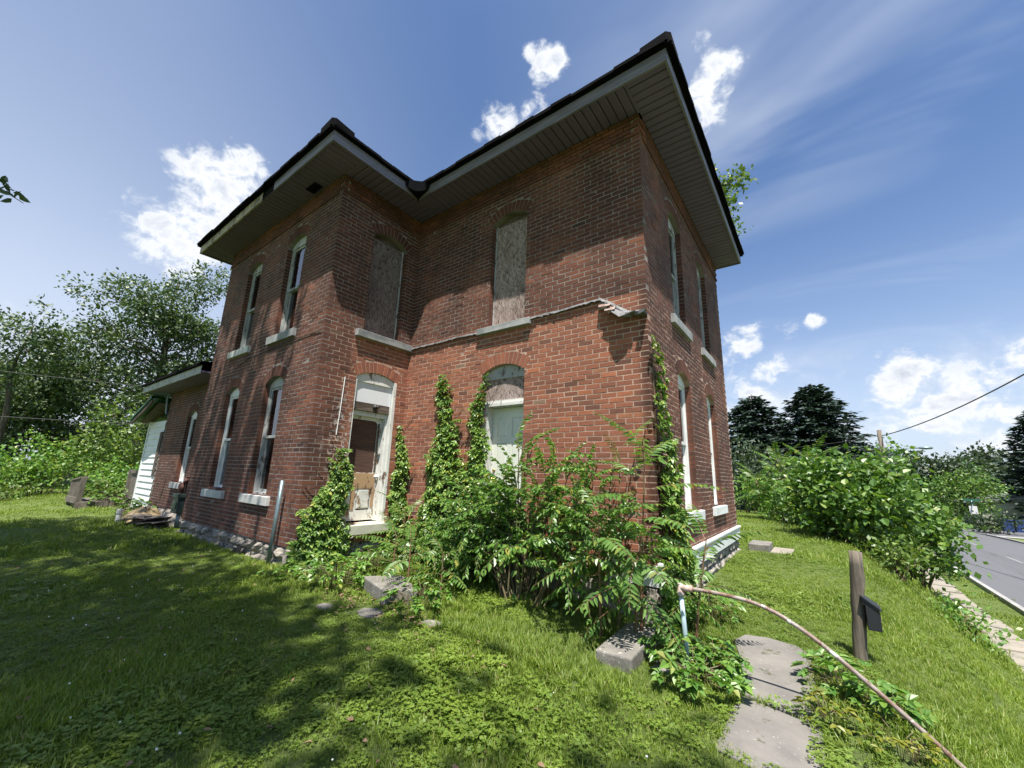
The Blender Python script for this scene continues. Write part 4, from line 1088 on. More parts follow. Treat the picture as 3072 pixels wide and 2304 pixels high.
def crown_mesh(name, clumps, per, size, mat, flat=.5, asp=.55, up=.35, full=False):
    """clumps: (centre, radius); leaves sit in small sprays through each clump, thicker towards its shell"""
    Ps, Ds, Ns, Ls = [], [], [], []
    for c, r in clumps:
        c = np.asarray(c, float); r3 = np.asarray(r if hasattr(r, '__len__') else (r, r, r * .8), float)
        n = max(12, int(per * np.prod(r3) ** (2 / 3)))
        ns = max(4, n // 9)
        d = rdir(ns); rad = RNG.uniform(.35, 1.05, (ns, 1)) ** .55
        sc_ = c + d * rad * r3
        od = unit(d * r3 + np.array([0, 0, .25]))
        k = np.repeat(np.arange(ns), 9)
        off = RNG.normal(size=(len(k), 3)) * size * 1.05
        Ps.append(sc_[k] + off); Ds.append(od[k] * .8 + rdir(len(k)) * .9 + np.array([0, 0, -.15]))
        nn = rdir(len(k)) * (1 - flat) + np.array([0, 0, 1.0]) * flat + d[k] * up
        Ns.append(nn); Ls.append(size * RNG.uniform(.6, 1.35, len(k)))
    P, D, N_, L_ = map(np.concatenate, (Ps, Ds, Ns, Ls))
    if full: v, f = leaf_arrays(P, D, N_, L_, L_ * asp)
    else: v, f = card_arrays(P, D, N_, L_, L_ * asp)
    return np_mesh(name, v, f, mat)

def tree(name, label, cat, base, height, clumps, leaf, per, size, trunk_r, group=None, bark=None, lean=(0, 0), full=False, first=.35, asp=.6):
    bx, by = base; z0 = float(gz(bx, by)) - .1
    t = thing(name, label, cat, (bx, by, z0), group)
    top = Vector((lean[0], lean[1], height * .86))
    n = 9; path = [Vector((top.x * (i / n) ** 1.4 + .12 * math.sin(i * 1.3 + bx) * (i > 0), top.y * (i / n) ** 1.4 + .12 * math.cos(i * 1.1 + by) * (i > 0), top.z * i / n)) for i in range(n + 1)]
    mb = MB(); mb.tube(path, [trunk_r * (1.25 if i == 0 else 1) * (1 - .86 * (i / n)) for i in range(n + 1)], 10)
    mb.build('trunk', bark or M['bark'], t, True)
    mb = MB()
    for c, r in clumps:
        c = Vector(c); zf = max(first * height, min(c.z - random.uniform(.25, .5) * (Vector((c.x, c.y, 0)).length + .5), top.z * .96))
        i = min(n - 1, int(zf / top.z * n)); s_ = path[i].lerp(path[i + 1], zf / top.z * n - i)
        mid = s_.lerp(c, .5) + Vector((random.uniform(-.2, .2), random.uniform(-.2, .2), random.uniform(-.1, .35)))
        r0 = max(.018, trunk_r * .34 * (1 - zf / height))
        rr = r if not hasattr(r, '__len__') else max(r)
        mb.tube([s_, mid, c], [r0, r0 * .65, r0 * .3], 5, False)
        for _ in range(4):
            e = c + Vector((random.uniform(-1, 1), random.uniform(-1, 1), random.uniform(-.3, 1))) * rr * .8
            mb.tube([mid.lerp(c, .6), mid.lerp(c, .6).lerp(e, .5) + Vector((0, 0, .08)), e], [r0 * .4, r0 * .28, r0 * .12], 4, False)
    mb.build('limb', bark or M['bark'], t, True)
    me = crown_mesh('crown', clumps, per, size, leaf, full=full, asp=asp)
    link('crown', me, t)
    return t

def blob_clumps(center, radii, n, r, seed, zbias=0.0, shell=.55):
    g = np.random.default_rng(seed); out = []
    for _ in range(n):
        d = g.normal(size=3); d /= np.linalg.norm(d); q = g.uniform(shell, 1.0)
        out.append((tuple(np.array(center) + d * q * np.array(radii) + np.array([0, 0, zbias])), r * g.uniform(.65, 1.3)))
    return out

def bush(name, label, cat, base, radii, n, r, leaf, per, size, seed, group=None, asp=.6, full=False, extra=None):
    bx, by = base; z0 = float(gz(bx, by)) - .05
    t = thing(name, label, cat, (bx, by, z0), group)
    cl = blob_clumps((0, 0, radii[2] * .50), (radii[0], radii[1], radii[2] * .42), n, r, seed, 0, .35)
    cl = [(c, q) for c, q in cl if c[2] > .1]
    if extra: cl += extra
    mb = MB()
    for c, q in cl[::2]:
        b0 = Vector((c[0] * .25 + random.uniform(-.1, .1), c[1] * .25 + random.uniform(-.1, .1), 0))
        mb.tube([b0, b0.lerp(Vector(c), .5) + Vector((0, 0, .15)), Vector(c)], [.022, .015, .006], 5, False)
    mb.build('stem', M['stem'], t, True)
    link('foliage', crown_mesh('foliage', cl, per, size, leaf, asp=asp, full=full), t)
    return t

# ---- compound fronds (tree-of-heaven), made once and shared
def frond_mesh(L, pairs, ll, lw, mat, droop, seed, stem='redstem', curl=0.0):
    g = np.random.default_rng(seed)
    n = 14; tt = np.linspace(0, 1, n)
    path = [Vector((L * t * (1 - .10 * t), curl * t * t * L, -droop * L * t ** 1.9)) for t in tt]
    mb = MB(); mb.tube(path, [.0050 * (1 - .75 * t) for t in tt], 4, False)
    P, D, N_, LL = [], [], [], []
    for k in range(pairs + 1):
        t = .16 + .82 * k / pairs; i = min(n - 2, int(t * (n - 1))); p = path[i].lerp(path[i + 1], t * (n - 1) - i); d = (path[i + 1] - path[i]).normalized()
        up = Vector((0, 0, 1)) - d * d.z; up.normalize(); sd = d.cross(up)
        s_ = ll * (1 - .55 * max(0, t - .55) / .45) * (.75 + .25 * min(1, t / .3))
        for sg in ((-1, 1) if k < pairs else (0,)):
            q = sd * sg + d * (.42 if sg else 1.0) + Vector((0, 0, -.30 + g.normal() * .12)) + Vector(g.normal(size=3) * .07)
            P.append(p); D.append(q); N_.append(up + Vector(g.normal(size=3) * .15)); LL.append(s_ * g.uniform(.88, 1.1))
    v, f = leaf_arrays(np.array([tuple(x) for x in P]), np.array([tuple(x) for x in D]), np.array([tuple(x) for x in N_]), np.array(LL), np.array(LL) * (lw / ll), .16, .14)
    v0 = np.array([tuple(x) for x in mb.v]); f0 = np.array(mb.f)
    mi = np.concatenate([np.zeros(len(f0), int), np.ones(len(f), int)])
    return np_mesh('frond', np.concatenate([v0, v]), np.concatenate([f0, f + len(v0)]), None, mats=[M[stem], mat], midx=mi)

def twig_mesh(L, nl, ll, lw, mat, droop, seed, hang=.55):
    """an arching twig with two ranks of hanging pointed leaves"""
    g = np.random.default_rng(seed)
    n = 10; tt = np.linspace(0, 1, n)
    path = [Vector((L * t, .05 * L * math.sin(3 * t + seed), .10 * L * math.sin(math.pi * t) - droop * L * t * t)) for t in tt]
    mb = MB(); mb.tube(path, [.0055 * (1 - .8 * t) for t in tt], 4, False)
    P, D, N_, LL = [], [], [], []
    for k in range(nl):
        t = .08 + .92 * k / (nl - 1); i = min(n - 2, int(t * (n - 1))); p = path[i].lerp(path[i + 1], t * (n - 1) - i); d = (path[i + 1] - path[i]).normalized()
        sd = d.cross(Vector((0, 0, 1))).normalized() * (1 if k % 2 else -1)
        q = sd * .75 + d * .55 + Vector((0, 0, -hang)) + Vector(g.normal(size=3) * .22)
        P.append(p); D.append(q); N_.append(Vector((0, 0, 1)) + sd * .25 + Vector(g.normal(size=3) * .25)); LL.append(ll * g.uniform(.65, 1.15) * (1 - .35 * max(0, t - .7) / .3))
        if g.random() < .35:
            P.append(p); D.append(-sd * .6 + d * .6 + Vector((0, 0, -hang * .6)) + Vector(g.normal(size=3) * .3)); N_.append(Vector((0, 0, 1)) + Vector(g.normal(size=3) * .3)); LL.append(ll * g.uniform(.5, .9))
    v, f = leaf_arrays(np.array([tuple(x) for x in P]), np.array([tuple(x) for x in D]), np.array([tuple(x) for x in N_]), np.array(LL), np.array(LL) * (lw / ll), .20, .16)
    v0 = np.array([tuple(x) for x in mb.v]); f0 = np.array(mb.f)
    mi = np.concatenate([np.zeros(len(f0), int), np.ones(len(f), int)])
    return np_mesh('branch', np.concatenate([v0, v]), np.concatenate([f0, f + len(v0)]), None, mats=[M['stem'], mat], midx=mi)

def palm_leaf_mesh(ll, mat, seed, n=5):
    """a leaf of five leaflets on a short stalk (creeper); local +x is outward from the wall"""
    g = np.random.default_rng(seed)
    mb = MB(); c = Vector((.035, 0, .0)); mb.tube([(0, 0, 0), tuple(c)], .0016, 4, False)
    P, D, N_, LL = [], [], [], []
    for k in range(n):
        a = (k - (n - 1) / 2) * R(52) + g.normal() * .1
        D.append((.55 + g.normal() * .10, math.sin(a), -math.cos(a) * .62 - .02)); P.append(tuple(c)); N_.append((.75, 0.08 * g.normal(), 1.0)); LL.append(ll * (1.0 if abs(k - (n - 1) / 2) < 1.1 else .72) * g.uniform(.85, 1.12))
    v, f = leaf_arrays(np.array(P), np.array(D), np.array(N_), np.array(LL), np.array(LL) * .58, .14, .22)
    v0 = np.array([tuple(x) for x in mb.v]); f0 = np.array(mb.f)
    mi = np.concatenate([np.zeros(len(f0), int), np.ones(len(f), int)])
    return np_mesh('leaf', np.concatenate([v0, v]), np.concatenate([f0, f + len(v0)]), None, mats=[M['redstem'], mat], midx=mi)

FRONDS = [frond_mesh(random.uniform(.68, .90), 12, .135, .040, L_FROND, random.uniform(.22, .42), 20 + k, curl=random.uniform(-.15, .15)) for k in range(5)]
FRONDS_Y = [frond_mesh(.62, 10, .085, .028, L_YOUNG, .2, 40 + k) for k in range(2)]
TWIGS = [twig_mesh(random.uniform(.50, .75), 22, .082, .044, L_SHRUB, random.uniform(.18, .45), 60 + k) for k in range(6)]
PALMS = [palm_leaf_mesh(random.uniform(.064, .088), L_IVY, 80 + k) for k in range(6)]
WEEDS = [palm_leaf_mesh(random.uniform(.065, .095), L_WEED, 90 + k) for k in range(4)]

def orient(d, roll=0.0):
    d = Vector(d).normalized(); up = Vector((0, 0, 1))
    y = up.cross(d)
    y = y.normalized() if y.length > 1e-4 else Vector((0, 1, 0))
    z = d.cross(y)
    q = Matrix(((d.x, y.x, z.x), (d.y, y.y, z.y), (d.z, y.z, z.z))).to_quaternion()
    return q @ Quaternion((1, 0, 0), roll)

# ---- climbing vines on the walls
def vine(label, wl, outline, n, group='creepers climbing the brick walls', thick=.10, stems=None, dense=1.0):
    """outline: (z, u_left, u_right) from the ground upwards"""
    c = wl.P(outline[0][1], outline[0][0]); t = thing('climbing_vine', label, 'vine', tuple(c), group)
    c = Vector(c)
    zs = [o[0] for o in outline]; ul = [o[1] for o in outline]; ur = [o[2] for o in outline]
    mb = MB()
    for k in range(stems or 5):
        a = random.uniform(.15, .85); pts = []
        zt = random.uniform(.6, 1.0) * (zs[-1] - zs[0]) + zs[0]
        for z in np.linspace(zs[0], zt, 9):
            l_, r_ = np.interp(z, zs, ul), np.interp(z, zs, ur)
            pts.append(wl.P(l_ + (r_ - l_) * min(max(a + .12 * math.sin(z * 5 + k), 0), 1), z, .012) - c)
        mb.tube(pts, [.009 * (1 - .7 * i / 8) for i in range(9)], 5, False)
    for k in range(6):                                                # bare reddish shoots that leave the edge
        z = random.uniform(zs[0] + .5 * (zs[-1] - zs[0]), zs[-1]); sg = random.choice((-1, 1)); u = np.interp(z, zs, ul if sg < 0 else ur)
        pts = [wl.P(u + sg * .05 * i - sg * .05, z + .045 * i + .01 * math.sin(i * 2), .012) - c for i in range(5)]
        mb.tube(pts, .0035, 4, False)
    mb.build('stem', M['redstem'], t)
    zc = np.array(zs); wid = np.array(ur) - np.array(ul)
    zz = np.linspace(zs[0], zs[-1], 400); ww = np.interp(zz, zc, wid) + .05; cdf = np.cumsum(ww) / ww.sum()
    Pv = []
    for i in range(n):
        z = np.interp(RNG.random(), cdf, zz); l_, r_ = np.interp(z, zs, ul), np.interp(z, zs, ur)
        f = RNG.random(); th = thick * (1.0 - .75 * (z - zs[0]) / (zs[-1] - zs[0]) + .12) * (1 - (2 * f - 1) ** 2 * .8)
        z += RNG.normal() * .03; u = l_ + (r_ - l_) * f + RNG.normal() * .035 + .06 * math.sin(z * 6.0 + l_ * 3)
        Pv.append((u, z, max(.015, th * RNG.uniform(.35, 1.1))))
    rest = []
    for i, (u, z, d) in enumerate(Pv):
        p = wl.P(u, z, d) - c
        dd = (wl.N * 1.0 + wl.U * RNG.normal() * .45 + Vector((0, 0, 1)) * (RNG.normal() * .3 + .12))
        q = orient(dd, RNG.normal() * .5); s_ = RNG.uniform(.75, 1.3) * (1.15 - .4 * (z - zs[0]) / (zs[-1] - zs[0]))
        me = PALMS[i % len(PALMS)]
        if i < 280:
            o = link('leaf', me, t, p, q); o.scale = (s_, s_, s_)
        else: rest.append((me, p, q, s_))
    if rest: merge_instances('leaves', rest, t)
    return t

def merge_instances(name, items, parent, kind='stuff'):
    vs, fs, mi, n = [], [], [], 0; mats = list(items[0][0].materials); cache = {}
    for me, p, q, s_ in items:
        if me.name not in cache:
            co = np.empty(len(me.vertices) * 3, np.float32); me.vertices.foreach_get('co', co)
            lv = np.empty(len(me.loops), np.int32); me.loops.foreach_get('vertex_index', lv)
            ix = np.empty(len(me.polygons), np.int32); me.polygons.foreach_get('material_index', ix)
            cache[me.name] = (co.reshape(-1, 3), lv.reshape(-1, 4), ix)
        co, lv, ix = cache[me.name]
        m3 = np.array((q.to_matrix() * s_)).reshape(3, 3)
        vs.append(co @ m3.T + np.array(p)); fs.append(lv + n); mi.append(ix); n += len(co)
    return link(name, np_mesh(name, np.concatenate(vs), np.concatenate(fs), None, mats=mats, midx=np.concatenate(mi)), parent, kind=kind)

g0 = -.30
vine('leafy mound of creeper wrapping the left corner beside the old door', wW2, [(g0, -1.80, -1.02), (.2, -1.72, -1.02), (.6, -1.52, -1.0), (.95, -1.34, -1.0), (1.25, -1.22, -1.02), (1.42, -1.12, -1.04)], 900, thick=.26)
vine('narrow column of creeper climbing the inner corner', wW3, [(g0, -.0, .62), (.15, .0, .52), (.6, .02, .40), (.95, .0, .32), (1.2, .02, .26), (1.5, .02, .18), (1.85, .05, .12)], 620, thick=.20)
vine('broad creeper with a tall thin tip between the inner corner and the white door', wW3, [(g0, .72, 1.9), (.4, .82, 1.86), (.8, .82, 1.82), (1.15, .86, 1.74), (1.45, .94, 1.56), (1.75, 1.00, 1.40), (2.1, 1.04, 1.30), (2.4, .98, 1.26), (2.66, .90, 1.12)], 1350, thick=.22)
vine('thin creeper hanging down the left jamb of the white door', wW3, [(.6, 1.64, 2.06), (1.0, 1.70, 2.02), (1.4, 1.76, 2.0), (1.8, 1.76, 1.97), (2.2, 1.80, 1.96), (2.52, 1.84, 1.94)], 420, thick=.13)
vine('creeper climbing the right corner of the house', wW4, [(g0, -.05, .75), (.3, -.02, .62), (.8, .02, .48), (1.2, .04, .36), (1.6, .04, .27), (2.0, .04, .20), (2.4, .04, .13), (2.75, .04, .08)], 720, thick=.20)

# ---- the big shrub in front of the wide wall
def shrub(label, base, tips, n, meshes, name='shrub', cat='shrub', group=None, scale=1.0, hub=.25, heart=None):
    bx, by = base; z0 = float(gz(bx, by))
    t = thing(name, label, cat, (bx, by, z0), group)
    mb = MB(); rest = []; cnt = 0
    for (x, y, z, m) in tips:
        tip = Vector((x - bx, y - by, z - z0)); b0 = Vector((tip.x * hub + random.uniform(-.12, .12), tip.y * hub + random.uniform(-.08, .08), 0))
        mid = b0.lerp(tip, .55) + Vector((0, 0, .12 * tip.length)); pts = [b0, b0.lerp(mid, .5) + Vector((0, 0, .04)), mid, tip]
        mb.tube(pts, [.012, .010, .007, .004], 5, False)
        for k in range(m):
            f = random.uniform(.25, 1.0) ** .7
            p = (mid.lerp(tip, (f - .55) / .45) if f > .55 else b0.lerp(mid, f / .55))
            out = (tip - b0); out.z *= .35
            d = out.normalized() * .7 + Vector((random.gauss(0, .6), random.gauss(-.25, .55), random.gauss(.12, .35)))
            q = orient(d, random.gauss(0, .3)); s_ = scale * random.uniform(.7, 1.15); me = random.choice(meshes)
            cnt += 1
            if cnt <= 260:
                o = link('branch', me, t, p, q); o.scale = (s_,) * 3
            else: rest.append((me, p, q, s_))
    mb.build('stem', M['stem'], t, True)
    if heart: link('inner_foliage', crown_mesh('inner_foliage', [((x - bx, y - by, z - z0), r) for x, y, z, r in heart], 620, .075, L_SHRUB, full=True), t, kind='stuff')
    if rest: merge_instances('foliage', rest, t)
    return t
tips = []
for _ in range(46):
    x = random.uniform(2.15, 4.15); hmax = np.interp(x, [2.1, 2.45, 2.8, 3.2, 3.7, 4.2], [.55, .95, 1.35, 1.15, 1.0, .75])
    tips.append((x, random.uniform(-.86, -.15), random.uniform(.05, 1.0) * hmax + .05, 6))
tips += [(2.95, -.50, 1.42, 7), (3.0, -.55, 1.25, 6), (2.72, -.5, 1.1, 6), (3.45, -.45, 1.22, 6), (3.72, -.45, 1.38, 7), (3.95, -.5, 1.15, 6), (4.15, -.55, 1.05, 5), (3.3, -.4, 1.1, 6)]
shrub('big dense green shrub with hanging pointed leaves in front of the white door', (3.1, -.62), tips, 0, TWIGS, heart=[(2.4 + .22 * i, -.42 - .12 * (i % 2), .05 + .20 * (i % 3), .30) for i in range(9)])
tips = [(random.uniform(1.2, 2.4), random.uniform(-.75, -.12), random.uniform(-.15, .36), 6) for _ in range(18)]
shrub('low green shrub under the creeper left of the white door', (1.75, -.55), tips, 0, TWIGS, scale=.85, heart=[(1.3 + .25 * i, -.40, -.02 + .10 * (i % 2), .24) for i in range(5)])

def sapling(label, base, height, dirs, meshes=FRONDS, lean=(0, 0), top=True, scale=1.0, group='tree-of-heaven saplings by the house'):
    bx, by = base; z0 = float(gz(bx, by)); t = thing('sapling', label, 'sapling', (bx, by, z0), group)
    mb = MB(); pts = [Vector((lean[0] * f ** 1.3, lean[1] * f ** 1.3, height * f)) for f in np.linspace(0, 1, 7)]
    mb.tube(pts, [.016 * (1 - .65 * i / 6) for i in range(7)], 6, False); mb.build('stem', M['redstem'], t, True)
    for i, (az, el, f, s_) in enumerate(dirs):
        k = f * 6; j = min(5, int(k)); p = pts[j].lerp(pts[j + 1], k - j)
        d = Vector((math.cos(R(az)) * math.cos(R(el)), math.sin(R(az)) * math.cos(R(el)), math.sin(R(el))))
        o = link('frond', meshes[i % len(meshes)], t, p, orient(d, random.gauss(0, .15))); o.scale = (s_ * scale,) * 3
    return t
def ring(n, f0, f1, e0, e1, s0, s1, a0=0):
    return [(a0 + i * 137.5 + random.uniform(-15, 15), e0 + (e1 - e0) * i / max(1, n - 1) + random.uniform(-8, 8), f0 + (f1 - f0) * i / max(1, n - 1), s0 + (s1 - s0) * i / max(1, n - 1)) for i in range(n)]
sapling('tall tree-of-heaven sapling leaning out from the right corner', (4.45, -.55), 1.75, ring(13, .35, 1.0, -15, 50, 1.0, .85), lean=(.12, -.05))
sapling('tree-of-heaven sapling with long drooping fronds over the concrete step', (4.12, -.72), 1.10, ring(12, .45, 1.0, -25, 45, 1.05, .9, 60), lean=(.05, -.12))
sapling('reddish young tree-of-heaven shoot standing against the brick wall', (4.15, -.35), 1.75, ring(9, .55, 1.0, 0, 65, .8, .7, 20), FRONDS_Y + FRONDS[:1], lean=(.05, .02))
sapling('broad tree-of-heaven sapling spreading its fronds low over the right corner', (4.42, -.62), .95, ring(13, .45, 1.0, -20, 45, 1.0, .85, 200), lean=(.1, -.05))
sapling('small tree-of-heaven sapling beside the right wall corner', (4.85, -.25), 1.0, ring(10, .4, 1.0, -10, 55, .9, .75, 110), lean=(.15, .05))
sapling('tree-of-heaven seedling behind the left concrete block', (1.95, -1.25), .55, ring(8, .4, 1.0, -5, 50, .85, .7, 30))
sapling('tree-of-heaven seedling right of the inner corner creeper', (.95, -.55), .75, ring(9, .4, 1.0, 0, 60, .8, .7, 200))
sapling('tree-of-heaven seedling under the door sill', (1.35, -1.0), .5, ring(8, .4, 1.0, -5, 50, .8, .7, 300))
sapling('tree-of-heaven seedling at the foot of the big shrub', (2.4, -1.15), .45, ring(7, .4, 1.0, -10, 45, .75, .65, 75))

# ---- leafy weeds
def weed(label, base, rad, hgt, n, meshes=WEEDS, name='weed', group='leafy weeds near the steps', leafmat=None, sc_=1.0):
    bx, by = base; z0 = float(gz(bx, by)); t = thing(name, label, 'weed', (bx, by, z0), group); mb = MB()
    for i in range(n):
        a = random.uniform(0, 2 * math.pi); r = rad * math.sqrt(random.random()); h = hgt * (1 - .55 * (r / rad) ** 2) * random.uniform(.45, 1.05)
        p = Vector((math.cos(a) * r, math.sin(a) * r, h))
        mb.tube([Vector((p.x * .5, p.y * .5, -.02)), p * .6 + Vector((0, 0, h * .25)), p], .0028, 4, False)
        d = Vector((math.cos(a) * .8 + random.gauss(0, .4), math.sin(a) * .8 + random.gauss(0, .4), .75))
        o = link('leaf', meshes[i % len(meshes)], t, p, orient(d, random.gauss(0, .4))); s_ = sc_ * random.uniform(.65, 1.2); o.scale = (s_,) * 3
    mb.build('stem', M['stem'], t); return t
weed('bushy weed round the foot of the blue handrail post', (5.02, -1.02), .30, .22, 60)
weed('dense green weed patch on the left edge of the concrete walk', (5.10, -.70), .20, .20, 42)
weed('leafy weed filling the gap right of the concrete walk', (5.93, -.35), .25, .22, 34)
weed('broad-leaved weed under the sloping handrail', (6.10, -.52), .20, .16, 30, sc_=.9)
weed('broad-leaved weed at the lower end of the handrail', (6.42, -1.15), .16, .14, 20, sc_=.85)
weed('green weed clump left of the left concrete block', (1.15, -1.70), .40, .30, 75)
weed('low weed clump in front of the left foundation corner', (.40, -1.80), .34, .13, 34)
weed('weed clump below the old door sill', (.40, -.85), .34, .12, 26)
weed('weed clump at the foot of the inner corner creeper', (.85, -.95), .40, .30, 50)
weed('weed clump on the right side of the left concrete block', (2.55, -1.55), .34, .28, 45)
weed('weed beside the right concrete step', (4.78, -.72), .22, .25, 34)
weed('weed at the foot of the white base board', (4.75, .75), .32, .30, 50)
YW = [palm_leaf_mesh(.075, L_YEL, 120 + k, 3) for k in range(3)]
weed('yellow leaved weed against the white base board', (4.68, .38), .16, .32, 26, YW, sc_=.9)
weed('yellowish weed spilling over the right edge of the concrete walk', (5.80, -.98), .14, .16, 18, YW, sc_=.8)
weed('yellowish weed among the stones below the walk', (6.14, -1.0), .18, .14, 26, YW, sc_=.6)
weed('weed with big pale leaves at the foot of the wing wall', (-8.3, -1.75), .35, .45, 40, sc_=1.5)

# ------------------------------------------------------------------ steps, slab, posts, rail
def slab(name, poly, ztop, th, mat, label, cat, group=None, bevel=.012, wob=.0):
    n = len(poly); vs = [(x, y, ztop + random.uniform(-wob, wob)) for x, y in poly] + [(x + random.uniform(-.004, .004), y, ztop - th) for x, y in poly]
    mb = MB(); mb.add(vs, [tuple(range(n)), tuple(range(2 * n - 1, n - 1, -1))] + [(i + n, (i + 1) % n + n, (i + 1) % n, i) for i in range(n)])
    o = mb.build(name, mat, None, bevel=bevel); tag(o, label, cat, group); return o
slab('concrete_step', [(4.30, -1.22), (4.60, -1.20), (4.56, -.36), (4.26, -.36)], -.275, .30, M['stepstone'], 'weathered concrete step block at the right corner below the saplings', 'step', 'concrete step blocks', .015)
slab('concrete_step', [(1.50, -1.56), (2.14, -1.74), (2.42, -1.50), (1.80, -1.20)], -.11, .30, M['stepstone'], 'weathered concrete step block in front of the old doorway', 'step', 'concrete step blocks', .015)
slab('concrete_step', [(4.68, -1.0), (4.98, -.95), (4.98, -.45), (4.68, -.48)], -.37, .2, M['stepstone'], 'low sunken concrete step behind the blue handrail post', 'step', 'concrete step blocks', .012)
zs_ = -.385
slab('walk_slab', [(5.30, -.93), (5.78, -1.055), (5.70, .22), (5.60, .40), (5.36, .46), (5.16, .40), (5.10, .17), (5.22, -.30)], zs_, .14, M['concrete'], 'grey concrete slab of the garden walk, its far end rounded', 'slab', 'slabs of the garden walk', .01)
slab('walk_slab', [(5.28, -1.72), (5.80, -1.85), (5.785, -1.075), (5.295, -.95)], zs_ - .008, .14, M['concrete'], 'near concrete slab of the garden walk, half grown over', 'slab', 'slabs of the garden walk', .01)
for poly, z, lab in (([(5.86, -1.45), (6.02, -1.45), (5.98, -.66), (5.85, -.62)], -.47, 'narrow sandstone step right of the concrete walk'), ([(6.06, -1.5), (6.28, -1.5), (6.26, -.82), (6.06, -.86)], -.62, 'second sandstone step going down the bank'),
                     ([(6.32, -1.5), (6.58, -1.5), (6.56, -.7), (6.32, -.72)], -.80, 'third sandstone step going down the bank'), ([(6.64, -1.5), (6.92, -1.5), (6.90, -.7), (6.64, -.72)], -.99, 'fourth sandstone step going down the bank'), ([(6.98, -1.5), (7.28, -1.5), (7.26, -.7), (6.98, -.72)], -1.2, 'fifth sandstone step going down the bank')):
    slab('stone_step', poly, z, .22, M['flag'], lab, 'step', 'sandstone steps down the bank', .012, .008)
for cxy, rr, lab in (((1.72, -2.12), .11, 'flat grey stone in the grass left of the weed clump'), ((2.25, -1.95), .17, 'flat tan stone in front of the left concrete block'), ((2.92, -1.76), .11, 'flat grey stone half sunk in the sunny lawn')):
    poly = [(cxy[0] + rr * random.uniform(.8, 1.1) * math.cos(a), cxy[1] + rr * random.uniform(.6, .85) * math.sin(a)) for a in np.linspace(0, 2 * math.pi, 8)[:-1]]
    slab('stepping_stone', poly, float(gz(*cxy)) + .006, .08, M['stepstone'], lab, 'stone', 'flat stones in the lawn', .006)
slab('concrete_step', [(4.62, 5.2), (4.98, 5.2), (4.98, 5.9), (4.62, 5.9)], -.10, .4, M['stepstone'], 'concrete step beyond the far end of the right wall', 'step', 'concrete step blocks', .012)
slab('concrete_step', [(5.0, 5.1), (5.35, 5.1), (5.35, 5.9), (5.0, 5.9)], -.20, .3, M['flag'], 'lower tan step beyond the far end of the right wall', 'step', 'concrete step blocks', .012)

hr = thing('handrail', 'rusty bent pipe handrail on a blue-grey post running down the steps', 'handrail', (4.90, -.80, -.45))
c0 = Vector((4.90, -.80, -.45))
mb = MB(); mb.tube([Vector((4.92, -.80, -.55)) - c0, Vector((4.905, -.80, -.1)) - c0, Vector((4.89, -.80, .17)) - c0], .019, 12); mb.build('post', M['bluepipe'], hr, True)
mb = MB(); lathe(mb, Vector((4.89, -.80, .155)) - c0, (0, 0, 1), [(0, .022), (.0, .030), (.025, .030), (.03, .026), (.085, .026), (.09, .022), (.10, .001)], 14); mb.tube([Vector((4.89, -.80, .215)) - c0, Vector((4.985, -.80, .222)) - c0], .026, 12); mb.build('fitting', M['pinkpaint'], hr, True)
rail = [(4.97, .222), (5.2, .222), (5.40, .205), (5.55, .165), (5.70, .09), (5.83, .005), (5.98, -.11), (6.2, -.29), (6.44, -.50), (6.8, -.83), (7.2, -1.2)]
def smooth_path(p, n=6):
    out = []
    for i in range(len(p) - 1):
        p0, p1, p2, p3 = p[max(i - 1, 0)], p[i], p[i + 1], p[min(i + 2, len(p) - 1)]
        for k in range(n):
            t = k / n; out.append(tuple(.5 * ((2 * p1[j]) + (-p0[j] + p2[j]) * t + (2 * p0[j] - 5 * p1[j] + 4 * p2[j] - p3[j]) * t * t + (-p0[j] + 3 * p1[j] - 3 * p2[j] + p3[j]) * t ** 3) for j in range(len(p1))))
    out.append(tuple(p[-1])); return out
mb = MB(); mb.tube([Vector((x, -.80, z)) - c0 for x, z in smooth_path(rail)], .0150, 12); mb.build('rail', M['rustpipe'], hr, True)
mb = MB(); mb.tube([Vector((7.2, -.80, -1.2)) - c0, Vector((7.2, -.80, -2.0)) - c0], .019, 10); mb.build('post', M['bluepipe'], hr, True)

gp = thing('metal_pole', 'galvanised steel pole standing close to the front wall near its corner', 'pole', (-.45, -1.76, -.30))
mb = MB(); mb.tube([(0, 0, -.1), (.03, 0, .6), (.055, .0, 1.215)], .030, 14); mb.build('pole', M['galv'], gp, True)

mp = thing('mailbox_post', 'weathered round wooden post with a small black mailbox on its right side', 'post', (6.04, .45, -.42))
mb = MB(); n = 9; mb.tube([(.085 * i / n + .003 * math.sin(i * 2), 0, -.1 + 1.03 * i / n) for i in range(n + 1)], [.052 + .003 * math.sin(i * 3) for i in range(n)] + [.048], 14); mb.build('wooden_post', M['post'], mp, True)
mb = MB(); mb.box((.092, -.09, .30), (.185, .09, .50)); mb.build('mailbox', M['black'], mp, bevel=.004)
mb = MB(); mb.add([(.068, -.10, .575), (.20, -.10, .475), (.20, .10, .475), (.068, .10, .575), (.068, -.10, .563), (.20, -.10, .463), (.20, .10, .463), (.068, .10, .563), (.075, -.088, .5), (.172, -.088, .5), (.075, -.088, .565), (.075, .088, .5), (.172, .088, .5), (.075, .088, .565)],
                    [(0, 1, 2, 3), (7, 6, 5, 4), (0, 4, 5, 1), (1, 5, 6, 2), (2, 6, 7, 3), (3, 7, 4, 0), (8, 9, 10), (12, 11, 13)]); mb.build('mailbox_lid', M['black'], mp)

